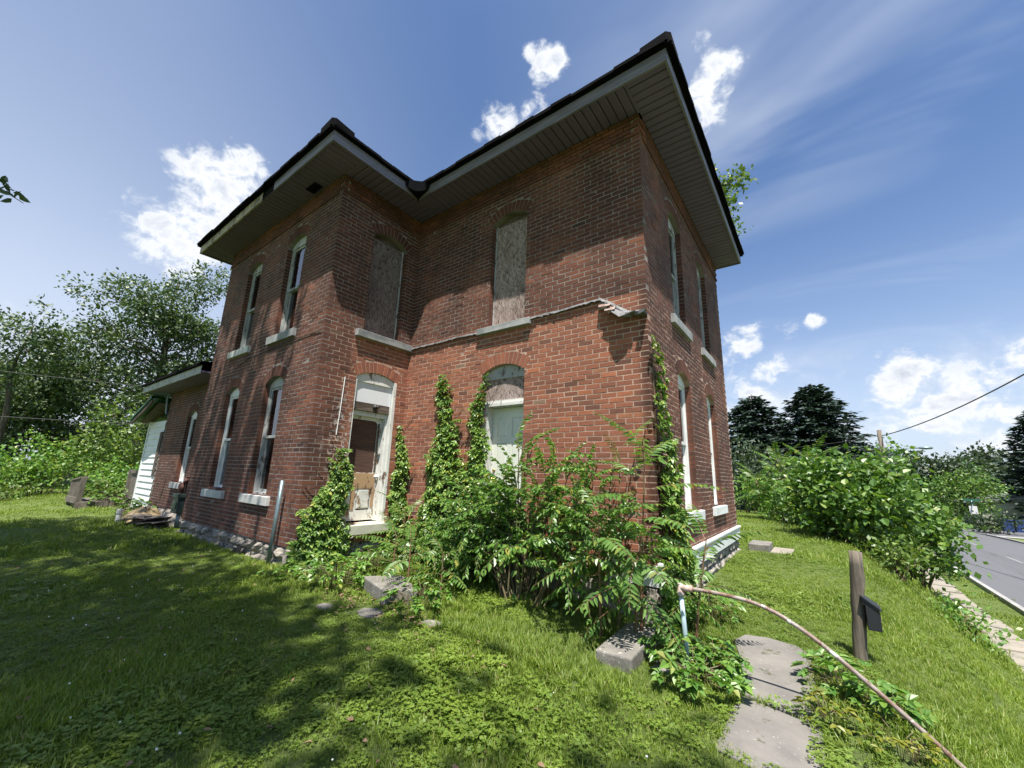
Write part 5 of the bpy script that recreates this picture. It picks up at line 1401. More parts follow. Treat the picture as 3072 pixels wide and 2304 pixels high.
# ------------------------------------------------------------------ things along the left side
ub = thing('utility_box', 'dark green utility box on thin legs at the left end of the front wall', 'box', (-5.25, -1.60, -.22))
mb = MB(); mb.box((-.17, -.11, .30), (.17, .11, .66)); mb.box((-.19, -.13, .62), (.19, .13, .70)); mb.box((-.14, -.125, .38), (.14, -.11, .52)); mb.build('box_body', M['greenbox'], ub, bevel=.02)
mb = MB(); [mb.tube([(x, 0, -.05), (x, 0, .32)], .016, 8) for x in (-.1, -.02, .06)]; mb.build('leg', M['galv'], ub, True)
mt = thing('gas_meter', 'rusty red meter and pipes standing above the green utility box', 'meter', (-5.20, -1.60, .48))
mb = MB(); mb.tube([(-.10, 0, 0), (-.10, 0, .22), (-.03, 0, .34), (.08, .0, .36), (.14, .2, .34)], .028, 8); mb.tube([(.06, 0, .0), (.06, 0, .25)], .024, 8); mb.build('pipe', M['meterred'], mt, True)
mb = MB(); lathe(mb, (-.02, -.05, .14), (0, -1, 0), [(-.05, .001), (-.05, .09), (.03, .10), (.05, .07), (.06, .001)], 14); lathe(mb, (.08, -.03, .28), (0, -1, 0), [(-.04, .001), (-.04, .05), (.03, .055), (.04, .001)], 12); mb.build('meter_body', M['meterred'], mt, True)
pile = thing('shingle_pile', 'heap of broken old shingles on the ground by the wing', 'pile', (-6.0, -1.85, float(gz(-6.0, -1.85))))
for i in range(11):
    mb = MB(); a = random.uniform(-.5, .5); mb.obox((random.uniform(-.45, .45), random.uniform(-.2, .15), .03 + .025 * i * .7), Vector((math.cos(a), math.sin(a), random.uniform(-.18, .18))).normalized(), Vector((-math.sin(a), math.cos(a), random.uniform(-.1, .1))).normalized(), (0, 0, 1), (random.uniform(.25, .42), random.uniform(.12, .2), .009), .012)
    mb.build('shingle', M['slate'], pile)
def mound(name, base, rx, ry, h, mat, label, cat, seed):
    g = np.random.default_rng(seed); n, m_ = 28, 9; vs = [(0, 0, h)]; fs = []
    for j in range(1, m_ + 1):
        for i in range(n):
            a = 2 * math.pi * i / n; r = j / m_; k = 1 + .12 * math.sin(3 * a + seed) + g.normal() * .035
            vs.append((rx * r * k * math.cos(a), ry * r * k * math.sin(a), h * (1 - r * r) ** 1.0 * (1 + g.normal() * .10) - .03 * (j == m_)))
    fs += [(0, 1 + i, 1 + (i + 1) % n) for i in range(n)]
    for j in range(m_ - 1):
        for i in range(n):
            a, b = 1 + j * n + i, 1 + j * n + (i + 1) % n; fs.append((a, a + n, b + n, b))
    mb = MB(); mb.add(vs, fs); o = mb.build(name, mat, None, True); o.location = (base[0], base[1], float(gz(*base))); return tag(o, label, cat)
mound('straw_heap', (-7.2, -1.75), .80, .40, .30, M['straw'], 'heap of dry straw against the wing wall', 'straw heap', 3)
mound('rubble_heap', (-6.2, -1.50), .8, .2, .30, M['limestone'], 'pale rubble heaped along the foot of the wing wall', 'rubble', 5)
pv = thing('cleanout_pipe', 'white plastic pipe stub with a cap sticking out of the lawn', 'pipe', (-7.3, -2.17, float(gz(-7.3, -2.17))))
mb = MB(); lathe(mb, (0, 0, -.05), (0, 0, 1), [(0, .055), (.28, .055), (.28, .055)], 16); mb.build('pipe', M['pvc'], pv, True)
mb = MB(); lathe(mb, (0, 0, .20), (0, 0, 1), [(0, .057), (0, .068), (.075, .068), (.08, .06), (.085, .06), (.10, .045), (.10, .001)], 16); mb.build('cap', M['pvc'], pv)

dk = thing('wooden_ramp', 'low grey timber ramp with a short slatted railing at its left end', 'ramp', (-10.6, -2.3, -.28))
def at(px, py, z=None, y=None):
    d = ray(px, py); t = (z - CAM.z) / d.z if z is not None else (y - CAM.y) / d.y
    return CAM + d * t
dk.location = (-11.9, -2.3, -.30)
mb = MB(); mb.obox((0, 0, .42), Vector((.06, 0, 1)).normalized(), (0, 1, 0), Vector((1, 0, -.06)).normalized(), (.52, .06, .06)); mb.build('post', M['greyboard'], dk)
mb = MB(); mb.obox((-1.75, .02, .40), (0, 0, 1), (0, 1, 0), (1, 0, 0), (.42, .05, .05)); mb.build('post', M['greyboard'], dk)
mb = MB(); mb.beam((.05, .0, .93), (-1.85, .02, .78), .16, .045); mb.build('top_rail', M['greyboard'], dk)
mb = MB(); mb.beam((.02, -.075, .26), (-1.85, -.05, .22), .04, .17); mb.build('rim_board', M['greyboard'], dk)
for i in range(8):
    x = -.25 - i * .20
    mb = MB(); mb.box((x - .045, -.05, .10), (x + .045, -.022, .88 - .07 * i * .22)); mb.build('slat', M['greyboard'], dk)
mb = MB(); mb.beam((.12, -.05, .08), (.12, 1.15, .10), .05, .24); mb.build('rim_board', M['greyboard'], dk)
for i in range(11):
    y = 0.02 + i * .105
    mb = MB(); mb.box((-1.8, y, .19), (.145, y + .098, .225), .004); mb.build('deck_board', M['greyboard'], dk)
gt = thing('wooden_gate', 'dark grey board gate between posts beside the white lean-to', 'gate', (-11.5, -1.2, -.30))
for i in range(9):
    x = -.50 + i * .135
    mb = MB(); mb.box((x, -.012, .18), (x + .128, .012, 1.10), .004); mb.build('gate_board', M['greyboard'], gt)
mb = MB(); mb.box((-.56, -.05, 1.08), (.74, .03, 1.17)); mb.box((-.56, -.05, .30), (.74, -.012, .40)); mb.box((-.56, -.055, .05), (.74, .0, .14)); mb.build('gate_rail', M['greyboard'], gt)
for x in (-.72, .74):
    mb = MB(); mb.box((x - .05, -.06, -.1), (x + .05, .05, 1.20), .004); mb.build('post', M['greyboard'], gt)
mb = MB(); mb.box((-.35, -.45, .02), (.62, -.06, .06)); mb.box((-.35, -.45, -.1), (-.28, -.38, .02)); mb.box((.5, -.45, -.1), (.57, -.38, .02)); mb.build('low_step', M['greyboard'], gt)
weed('dark weed growing through the wooden ramp by the gate', (-11.9, -1.55), .5, .55, 60, sc_=1.3)
weed('yellow green weed standing before the wooden gate', (-12.3, -1.75), .35, .85, 50, [palm_leaf_mesh(.10, L_BUSH, 140 + k) for k in range(3)], sc_=1.2)

# neighbour's low roof glimpsed through the bushes
nb = thing('neighbour_house', 'low grey-roofed house almost hidden behind the bushes on the left', 'house', (-33, 3.5, -.8))
mb = MB(); mb.box((-4, -5, 0), (4, 6, 2.7)); mb.build('wall', M['housewall'], nb)
mb = MB(); mb.add([(-4.5, -5.5, 2.6), (4.5, -5.5, 2.6), (4.5, 6.5, 2.6), (-4.5, 6.5, 2.6), (0, -5.5, 4.3), (0, 6.5, 4.3)], [(0, 1, 4), (1, 2, 5, 4), (2, 3, 5), (3, 0, 4, 5), (3, 2, 1, 0)]); mb.build('roof', M['houseroof'], nb)
for y in (-3.5, 1.0):
    mb = MB(); mb.box((3.98, y, 1.0), (4.06, y + 1.2, 2.1)); f = mb.build('window', M['white'], nb)
    mb = MB(); mb.box((4.05, y + .08, 1.08), (4.07, y + 1.12, 2.02)); mb.build('pane', M['glass'], f)

# ---- trees and bushes on the left
GT = 'big trees beyond the left yard'
def left_clumps(h, rad, n, r, seed, bot=.30):
    return blob_clumps((0, 0, h * (.5 + bot / 2)), (rad, rad, h * (1 - bot) / 2), n, r, seed, 0, .45)
tree('maple_tree', 'tall spreading tree with an open crown behind the one-storey wing', 'tree', (-24.0, 1.2), 14.2, left_clumps(13.9, 3.9, 64, 1.05, 11, .16), L_TREE, 430, .18, .34, GT, asp=.62)
tree('maple_tree', 'leafy tree right against the left edge of the brick house', 'tree', (-23.5, 8.4), 14.8, left_clumps(14.6, 3.8, 56, 1.2, 12, .20), L_TREE, 400, .18, .30, GT, asp=.62)
tree('maple_tree', 'smaller thin tree at the far left edge, a bare fork under its top', 'tree', (-23.5, -3.9), 9.2, left_clumps(9.0, 1.6, 16, .75, 13, .42), L_TREE, 380, .17, .18, GT, asp=.6)
tree('maple_tree', 'broad low tree filling the gap left of the tall spreading tree', 'tree', (-29.0, -2.0), 8.2, left_clumps(8.0, 4.2, 44, 1.3, 14, .12), L_TREE, 330, .20, .26, GT, asp=.62)
tree('maple_tree', 'dark low tree behind the bushes at the left edge of the lawn', 'tree', (-33.0, -5.5), 7.4, left_clumps(7.2, 4.4, 40, 1.4, 15, .08), L_TREE, 280, .22, .24, GT, asp=.62)
tree('maple_tree', 'dark tree standing behind the green-roofed lean-to', 'tree', (-30.0, 5.2), 9.4, left_clumps(9.2, 3.8, 42, 1.35, 16, .10), L_TREE, 300, .21, .24, GT, asp=.62)
GB = 'bushes along the end of the left lawn'
bush('bush', 'tall bright yellow-green bush behind the wooden ramp', 'bush', (-18.2, -.6), (1.9, 1.7, 4.3), 34, .62, L_BUSH, 330, .15, 21, GB)
bush('bush', 'bright green bush between the gate and the tall yellow-green bush', 'bush', (-17.0, 1.2), (1.7, 1.6, 3.4), 28, .58, L_BUSH, 330, .15, 22, GB)
bush('bush', 'darker green bush left of the tall yellow-green bush', 'bush', (-19.6, -2.5), (1.5, 1.5, 3.0), 26, .55, L_WEED, 320, .15, 23, GB)
bush('bush', 'low shaggy bush at the left edge of the lawn', 'bush', (-18.6, -4.0), (1.3, 1.3, 2.0), 22, .48, L_WEED, 320, .14, 24, GB)
bush('bush', 'low dense bush growing behind the short slatted railing', 'bush', (-15.3, -1.1), (1.5, .9, 1.5), 24, .42, L_WEED, 360, .12, 25, GB)
bush('bush', 'pale weed bush at the very left border of the lawn', 'bush', (-17.2, -3.6), (.9, 1.1, .8), 16, .36, L_BUSH, 330, .12, 26, GB)
bush('bush', 'leafy bush behind the dark wooden gate', 'bush', (-14.2, .3), (1.4, 1.0, 1.7), 24, .45, L_WEED, 340, .13, 27, GB)

# thin lines strung across the left yard
def cable(label, a, b, sag, r, n=24, group=None):
    a, b = Vector(a), Vector(b); pts = [a.lerp(b, i / n) - Vector((0, 0, sag * 4 * (i / n) * (1 - i / n))) for i in range(n + 1)]
    c = pts[0]; mb = MB(); mb.tube([p - c for p in pts], r, 5); o = mb.build('overhead_wire', M['wire'], None, True); o.location = c
    return tag(o, label, 'wire', group)
cable('upper thin wire crossing in front of the left trees', (-17.5, -9.0, 4.2), (-9.2, 3.5, 3.75), .25, .010)
cable('lower thin wire crossing in front of the left bushes', (-17.5, -9.0, 2.55), (-9.3, 3.3, 2.6), .2, .010)

# ---- behind the house: a tall tree whose branches show past the eaves
cl = left_clumps(15.0, 2.6, 20, 1.0, 31, .40) + [((2.7, -.2, 12.4), .50), ((3.1, -.15, 12.55), .45), ((3.5, -.1, 12.8), .40), ((3.9, .0, 13.0), .30), ((2.7, -.5, 11.7), .50), ((3.0, -.5, 11.0), .45), ((3.3, -.4, 10.6), .35), ((2.3, -.6, 13.4), .48), ((3.3, -.3, 11.7), .35)]
tree('silver_maple', 'tall tree behind the house, one leafy branch showing past the right eaves', 'tree', (.9, 11.2), 16.0, cl, L_BUSH, 1100, .16, .30, 'trees behind the house', asp=.6)
tree('silver_maple', 'tall tree behind the house, only a leaf tip showing above the roof valley', 'tree', (-7.9, 8.6), 18.2, left_clumps(17.0, 1.9, 16, .9, 33, .5) + [((0, 0, 17.4), .5)], L_TREE, 200, .17, .30, 'trees behind the house', asp=.6)

# ---- right side: roadside bushes
GR = 'bushes along the bank by the road'
bush('bush', 'broad roadside bush with big pale round leaves nearest the road', 'bush', (6.65, 9.7), (1.2, 1.7, 2.6), 52, .44, L_BUSHR, 620, .150, 41, GR, asp=.8, full=True)
bush('bush', 'tall leafy bush in the middle of the roadside thicket', 'bush', (6.3, 13.2), (1.7, 1.9, 2.35), 48, .52, L_BUSHR, 460, .14, 42, GR)
bush('bush', 'roadside bush with a pointed tip left of the street lamp', 'bush', (7.8, 12.2), (.95, 1.3, 3.2), 38, .44, L_BUSHR, 520, .15, 43, GR, asp=.8, extra=[((.1, 0, 3.4), .32), ((.15, .1, 3.75), .2)])
bush('bush', 'roadside bush at the left end of the thicket beside the lawn', 'bush', (4.6, 15.8), (1.6, 1.6, 1.8), 38, .50, L_WEED, 420, .14, 44, GR)
bush('bush', 'low mixed bush at the foot of the roadside thicket', 'bush', (6.1, 10.4), (1.3, .9, 1.3), 30, .36, L_BUSH, 420, .11, 45, GR)
bush('bush', 'low yellowish bush where the thicket meets the bank', 'bush', (7.05, 8.1), (.7, .8, 1.0), 22, .30, L_BUSH, 430, .11, 46, GR)
bush('bush', 'trailing low bush hanging over the old pavement', 'bush', (7.7, 7.0), (.45, .7, .55), 16, .26, L_WEED, 420, .09, 47, GR)
bush('bush', 'low bush at the back left of the roadside thicket', 'bush', (4.9, 13.4), (1.0, .8, 1.1), 22, .34, L_WEED, 400, .11, 48, GR)
for i, (b, h, lab) in enumerate((((4.7, 14.2), 2.2, 'tree-of-heaven crown rising at the left end of the roadside thicket'), ((5.7, 13.0), 2.2, 'tree-of-heaven crown rising in the middle of the roadside thicket'), ((3.9, 14.6), 1.6, 'low tree-of-heaven crown beside the far lawn'))):
    sapling(lab, b, h, ring(16, .6, 1.0, 0, 60, 1.5, 1.2, 40 * i), scale=1.25, group='tree-of-heaven saplings in the thicket')
bush('bush', 'dark bush in the shade behind the right end of the house', 'bush', (2.6, 22.0), (2.4, 2.2, 4.2), 34, .75, L_FAR, 240, .19, 49, GR)

# ---- spruces
def spruce(label, base, h, rad, seed, tops=1):
    g = np.random.default_rng(seed); bx, by = base; z0 = float(gz(bx, by)); t = thing('spruce_tree', label, 'spruce', (bx, by, z0), 'dark spruces behind the thicket')
    mb = MB(); mb.tube([(0, 0, 0), (.1, 0, h * .5), (0, 0, h)], [.3, .2, .03], 8); mb.build('trunk', M['bark'], t, True)
    P, D, N_, LL = [], [], [], []; mbb = MB()
    nb_ = 250
    for i in range(nb_):
        f = (i / nb_) ** .85; z = h * (.06 + .93 * f); az = i * 2.39996 + g.normal() * .25
        L = rad * (1 - f) ** .62 * g.uniform(.72, 1.15) + .25
        d0 = np.array([math.cos(az), math.sin(az), 0]); s_ = np.array([-d0[1], d0[0], 0])
        n = max(12, int(L * 30))
        for k in range(n):
            q = g.random() ** .75; p = d0 * L * q + np.array([0, 0, z - .26 * L * q ** 1.3 + .16 * L * q ** 3]) + s_ * g.normal() * .17 * L * (.35 + .65 * (1 - abs(2 * q - 1)))
            p = p + np.array([0, 0, -abs(g.normal()) * .08])
            P.append(p); D.append(d0 * .9 + s_ * g.normal() * .8 + np.array([0, 0, g.normal() * .2 - .15])); N_.append(np.array([0, 0, 1.0]) + g.normal(size=3) * .35); LL.append(g.uniform(.30, .62))
        if i % 3 == 0: mbb.tube([(0, 0, z), tuple(d0 * L * .5 + np.array([0, 0, z - .07 * L])), tuple(d0 * L * .95 + np.array([0, 0, z - .12 * L]))], [.035, .02, .008], 4, False)
    mbb.build('limb', M['bark'], t, True)
    v, f = card_arrays(np.array(P), np.array(D), np.array(N_), np.array(LL), np.array(LL) * .42)
    link('crown', np_mesh('crown', v, f, L_SPRUCE), t); return t
spruce('dark blue-green spruce, the left and broader of the pair', (1.6, 38.0), 10.4, 5.4, 51)
spruce('dark spruce with the pointed top, the right of the pair', (6.1, 36.5), 10.6, 5.3, 52)
spruce('dark spruce at the right edge, only its branch tips in view', (22.1, 52.5), 10.6, 3.6, 53)

# ---- far trees, each with its own crown
GF = 'trees beyond the road'
far = [((12.2, 66), 7.8, 3.6), ((16.5, 70), 7.4, 3.4), ((19.5, 66), 7.2, 3.6), ((23.5, 72), 8.2, 4.0), ((27.5, 70), 7.2, 3.4), ((31, 68), 7.6, 3.6), ((9.5, 74), 7.0, 3.5), ((35.5, 72), 8.0, 4.0)]
lbl = ['rounded tree just right of the street lamp, farthest back', 'rounded far tree behind the lone lighter tree', 'far tree directly behind the low grey house', 'tall far tree behind the right end of the low grey house', 'far tree at the right edge of the picture', 'far tree beyond the right edge of the low house', 'far tree showing above the end of the road', 'farthest tree on the right beyond the others']
for i, (b, h, r) in enumerate(far):
    tree('far_tree', lbl[i], 'tree', b, h, left_clumps(h, r, 26, 1.35, 200 + i, .08), L_FAR, 95, .42, .25, GF, asp=.7)
tree('ash_tree', 'lone lighter green tree standing left of the low grey house', 'tree', (15.2, 46.5), 5.0, left_clumps(4.9, 2.3, 36, .75, 230, .12), L_BUSHR, 260, .20, .16, GF, asp=.65)
bush('bush', 'rounded dark shrub behind the street sign', 'bush', (15.9, 41.6), (1.5, .9, 1.5), 18, .5, L_FAR, 200, .2, 231, None)

# ---- street furniture and the far house
up = thing('utility_pole', 'wooden utility pole with a street lamp arm rising behind the roadside bushes', 'pole', (9.35, 31.0, -2.0))
mb = MB(); mb.tube([(0, 0, -.3), (.02, 0, 3), (.0, 0, 6.72)], [.16, .145, .12], 10); mb.build('pole', M['post'], up, True)
mb = MB(); mb.box((-.13, -.04, 6.1), (-.08, .04, 6.5)); mb.tube([(.12, 0, 6.2), (.2, 0, 6.25)], .03, 6); mb.build('bracket', M['galv'], up)
mb = MB(); mb.tube([(.1, -.05, 4.9), (.5, -.05, 5.25), (1.2, -.05, 5.5), (1.7, -.05, 5.53)], .035, 8); mb.build('lamp_arm', M['galv'], up, True)
mb = MB(); lathe(mb, (1.68, -.05, 5.53), (1, 0, 0), [(0, .02), (.05, .06), (.3, .10), (.6, .08), (.68, .001)], 10); mb.build('lamp_head', M['galv'], up, True)
cable('thick twisted cable rising from the utility pole to the upper right', (9.45, 31.0, 4.35), (16.5, 3.6, 9.6), 1.25, .028, 40)
cable('thin wire leaving the utility pole towards the spruces', (9.3, 31.0, 4.35), (1.0, 33.0, 3.6), .2, .012)

fh = thing('far_house', 'low pale grey house with a shallow gable beyond the road', 'house', (21.5, 55.0, -2.35))
mb = MB(); mb.add([(-4.2, -3.6, 0), (4.6, -3.6, 0), (4.6, 5, 0), (-4.2, 5, 0), (-4.2, -3.6, 2.25), (4.6, -3.6, 2.25), (4.6, 5, 2.25), (-4.2, 5, 2.25), (.2, -3.6, 3.25), (.2, 5, 3.25)], [(0, 1, 5, 8, 4), (1, 2, 6, 5), (3, 7, 9, 6, 2), (0, 4, 7, 3)]); mb.build('wall', M['housewall'], fh)
mb = MB(); mb.add([(-4.8, -3.9, 2.10), (.2, -3.9, 3.30), (5.2, -3.9, 2.10), (-4.8, 5.3, 2.10), (.2, 5.3, 3.30), (5.2, 5.3, 2.10), (-4.8, -3.9, 2.24), (.2, -3.9, 3.44), (5.2, -3.9, 2.24), (-4.8, 5.3, 2.24), (.2, 5.3, 3.44), (5.2, 5.3, 2.24)], [(6, 7, 10, 9), (7, 8, 11, 10), (0, 1, 7, 6), (1, 2, 8, 7), (0, 6, 9, 3), (0, 3, 4, 1), (1, 4, 5, 2)]); mb.build('roof', M['houseroof'], fh)
mb = MB(); mb.box((1.6, -3.66, 1.0), (2.8, -3.6, 2.0)); f = mb.build('window', M['white'], fh); mb = MB(); mb.box((1.7, -3.68, 1.08), (2.7, -3.65, 1.92)); mb.build('pane', M['glass'], f)
for i, x in enumerate((17.2, 17.85)):
    b = thing('wheelie_bin', ['blue bin by the far house wall, left of the pair', 'blue bin by the far house wall, right of the pair'][i], 'bin', (x, 45.0, -2.0), 'blue bins at the far house')
    mb = MB(); mb.obox((0, 0, .42), (1, 0, 0), (0, 1, .05), (0, 0, 1), (.28, .3, .40)); mb.build('bin_body', M['bluebin'], b); mb = MB(); mb.obox((0, 0, .86), (1, 0, 0), (0, 1, -.1), (0, .1, 1), (.30, .33, .04)); mb.build('lid', M['bluebin'], b)
bn = thing('grey_bench', 'grey slatted bench by the far house wall', 'bench', (19.0, 44.9, -2.0))
for z in (.45, .75, 1.0):
    mb = MB(); mb.box((-.6, -.05 if z > .5 else -.4, z - .05), (.6, .05, z + .05)); mb.build('slat', M['greyboard'], bn)
for x in (-.55, .55):
    mb = MB(); mb.box((x - .04, -.05, 0), (x + .04, .08, 1.1)); mb.build('leg', M['greyboard'], bn)
ss = thing('street_sign', 'street name sign with a white plate on a thin post at the road corner', 'sign', (15.3, 43.6, -2.0))
mb = MB(); mb.tube([(0, 0, -.1), (0, 0, 2.25)], .04, 8); mb.build('post', M['galv'], ss, True)
mb = MB(); mb.box((-.02, -.45, 2.0), (.02, .45, 2.18)); mb.box((-.45, -.02, 2.2), (.45, .02, 2.38)); mb.build('name_plate', M['signgreen'], ss)
mb = MB(); mb.box((-.22, -.06, 1.25), (.22, -.045, 1.85)); mb.build('white_plate', M['signwhite'], ss)
om = thing('marker_post', 'thin post with an orange top at the far right roadside', 'post', (17.7, 38.3, -2.0))
mb = MB(); mb.tube([(0, 0, -.1), (.05, 0, 1.35)], .045, 8); mb.build('post', M['greyboard'], om, True); mb = MB(); mb.box((-.22, -.03, 1.2), (.26, .03, 1.45)); mb.build('orange_top', M['orange'], om)

# ---- the tall tree behind the viewer that shades the lawn, and a twig of it in view
shade = [((x, y, z), r) for x, y, z, r in SHADE] if 'SHADE' in globals() else []
gg = np.random.default_rng(77)
cl = []
for _ in range(84):
    x = gg.uniform(-6.0, 5.4); y = gg.uniform(-10.6, -6.6); z = gg.uniform(10.5, 15.5)
    cl.append(((x - 1.5, y + 10.5, z), gg.uniform(.75, 1.25)))
for _ in range(20):
    cl.append(((gg.uniform(4.5, 9.0) - 1.5, gg.uniform(-8.8, -6.5) + 10.5, gg.uniform(11, 15)), gg.uniform(.6, .95)))
for _ in range(26):
    x = gg.uniform(-3.6, 1.2); y = gg.uniform(-6.4, -4.2); z = gg.uniform(11.5, 15.0)
    q = Vector((x, y, z)) - CAM
    if -.48 * q.x + .68 * q.y - .56 * q.z < -3.4: cl.append(((x - 1.5, y + 10.5, z), gg.uniform(.55, .95)))
tree('shade_tree', 'big tree behind the viewer whose crown shades the left lawn', 'tree', (1.5, -10.5), 15.5, cl, L_TREE, 270, .24, .42, None, asp=.62)
tw = thing('tree_twig', 'small dark leafy twig hanging in at the far left edge', 'twig', (.62, -5.17, 3.5))
mb = MB(); mb.tube([(0, -.6, .55), (-.05, -.2, .18), (-.2, .22, -.06), (-.25, .42, -.12)], [.014, .01, .006, .003], 5); mb.build('stem', M['bark'], tw)
P = np.array([(-.22, .25, -.05)] * 26) + RNG.normal(size=(26, 3)) * np.array([.06, .10, .045]); v, f = leaf_arrays(P, RNG.normal(size=(26, 3)) + np.array([0, .5, -.5]), rdir(26) + np.array([0, 0, .6]), .085, .05); link('foliage', np_mesh('foliage', v, f, L_TREE), tw)

# ------------------------------------------------------------------ grass: thousands of tufts set by geometry nodes
def tuft_mesh(name, n, h, w_, spread, seed, mat, bendy=.6):
    g = np.random.default_rng(seed); vs, fs = [], []
    for k in range(n):
        a = g.uniform(0, 2 * math.pi); r = spread * math.sqrt(g.random()); b = np.array([math.cos(g.uniform(0, 6.28)) * r, math.sin(g.uniform(0, 6.28)) * r, -.01])
        hh = h * g.uniform(.5, 1.15); ww = w_ * g.uniform(.7, 1.2); d = np.array([math.cos(a), math.sin(a), 0]); s_ = np.array([-d[1], d[0], 0]); bd = bendy * hh * g.uniform(.3, 1.1)
        p1 = b + np.array([0, 0, hh * .55]) + d * bd * .28; p2 = b + np.array([0, 0, hh]) + d * bd
        i = len(vs); vs += [b - s_ * ww, b + s_ * ww, p1 + s_ * ww * .75, p1 - s_ * ww * .75, p2]; fs += [(i, i + 1, i + 2, i + 3), (i + 3, i + 2, i + 4)]
    me = bpy.data.meshes.new(name); me.from_pydata(vs, [], fs); me.materials.append(mat); return me
def clover_mesh(name, n, h, sz, spread, seed, mat):
    g = np.random.default_rng(seed); P, D, N_, L_ = [], [], [], []
    for k in range(n):
        a = g.uniform(0, 6.28); r = spread * math.sqrt(g.random()); c = np.array([math.cos(a) * r, math.sin(a) * r, h * g.uniform(.6, 1.2)]); t0 = g.uniform(0, 6.28)
        for j in range(3):
            b = t0 + j * 2.094; P.append(c); D.append((math.cos(b), math.sin(b), .12)); N_.append((g.normal() * .25, g.normal() * .25, 1)); L_.append(sz * g.uniform(.8, 1.2))
    v, f = card_arrays(np.array(P), np.array(D), np.array(N_), np.array(L_), np.array(L_) * .95)
    return np_mesh(name, v, f, mat)
TUFTS = [tuft_mesh('tuft', 18, .055, .0030, .06, 300 + k, L_GRASS, .75) for k in range(4)] + [clover_mesh('tuft', 9, .035, .020, .08, 310 + k, L_CLOVER) for k in range(2)] + [tuft_mesh('tuft', 11, .10, .0036, .05, 320 + k, L_GRASS, .9) for k in range(2)]
FARTUFT = [tuft_mesh('tuft', 26, .085, .009, .26, 330 + k, L_GRASS, .8) for k in range(3)]
tuft_cols = []
for nm, ms in (('near_tufts', TUFTS), ('far_tufts', FARTUFT)):
    c = bpy.data.collections.new(nm)
    for i, me in enumerate(ms):
        o = bpy.data.objects.new('tuft_%02d' % i, me); c.objects.link(o)
    tuft_cols.append(c)

def inside_any(x, y, polys):
    m = np.zeros(len(x), bool)
    for p in polys:
        c = np.zeros(len(x), bool); n = len(p)
        for i in range(n):
            (x0, y0), (x1, y1) = p[i], p[(i + 1) % n]
            c ^= ((y0 > y) != (y1 > y)) & (x < (x1 - x0) * (y - y0) / (y1 - y0 + 1e-12) + x0)
        m |= c
    return m
BLOCK = [[(-4.8, -1.72), (.03, -1.72), (.03, -.02), (4.5, -.02), (4.5, 5.2), (-4.8, 5.2)], [(-10.7, -1.34), (-4.7, -1.34), (-4.7, 4), (-10.7, 4)],
         [(5.31, -.93), (5.75, -1.03), (5.67, .2), (5.58, .36), (5.36, .42), (5.18, .36), (5.13, .15), (5.24, -.32)], [(5.30, -1.62), (5.78, -1.75), (5.775, -1.05), (5.30, -.96)],
         [(4.36, -1.20), (4.60, -1.18), (4.58, -.4), (4.32, -.4)], [(1.56, -1.56), (2.1, -1.68), (2.32, -1.5), (1.8, -1.28)], [(5.88, -1.42), (6.0, -1.42), (5.97, -.7), (5.87, -.7)], [(6.08, -1.45), (6.27, -1.45), (6.25, -.86), (6.08, -.86)],
         [(2.05, -2.1), (2.42, -2.1), (2.42, -1.84), (2.05, -1.84)], [(2.82, -1.84), (3.02, -1.84), (3.02, -1.68), (2.82, -1.68)], [(1.62, -2.18), (1.84, -2.18), (1.84, -2.04), (1.62, -2.04)], [(4.6, 5.1), (5.35, 5.1), (5.35, 5.9), (4.6, 5.9)]]
LPN = _rt * F + _fw * 1536; 
def scatter(n, x0, x1, y0, y1, dens_fn, seed):
    g = np.random.default_rng(seed); x = g.uniform(x0, x1, n); y = g.uniform(y0, y1, n)
    keep = g.random(n) < dens_fn(x, y); x, y = x[keep], y[keep]
    keep = ~inside_any(x, y, BLOCK)
    rx = road_x(y); keep &= ~((x > rx - .12) & (x < rx + RW + .15)) & ~((x > 8.32) & (x < 8.92) & (y > 2.6) & (y < 24) & (g.random(len(x)) < .93))
    x, y = x[keep], y[keep]; return np.stack([x, y, gz(x, y)], -1), g
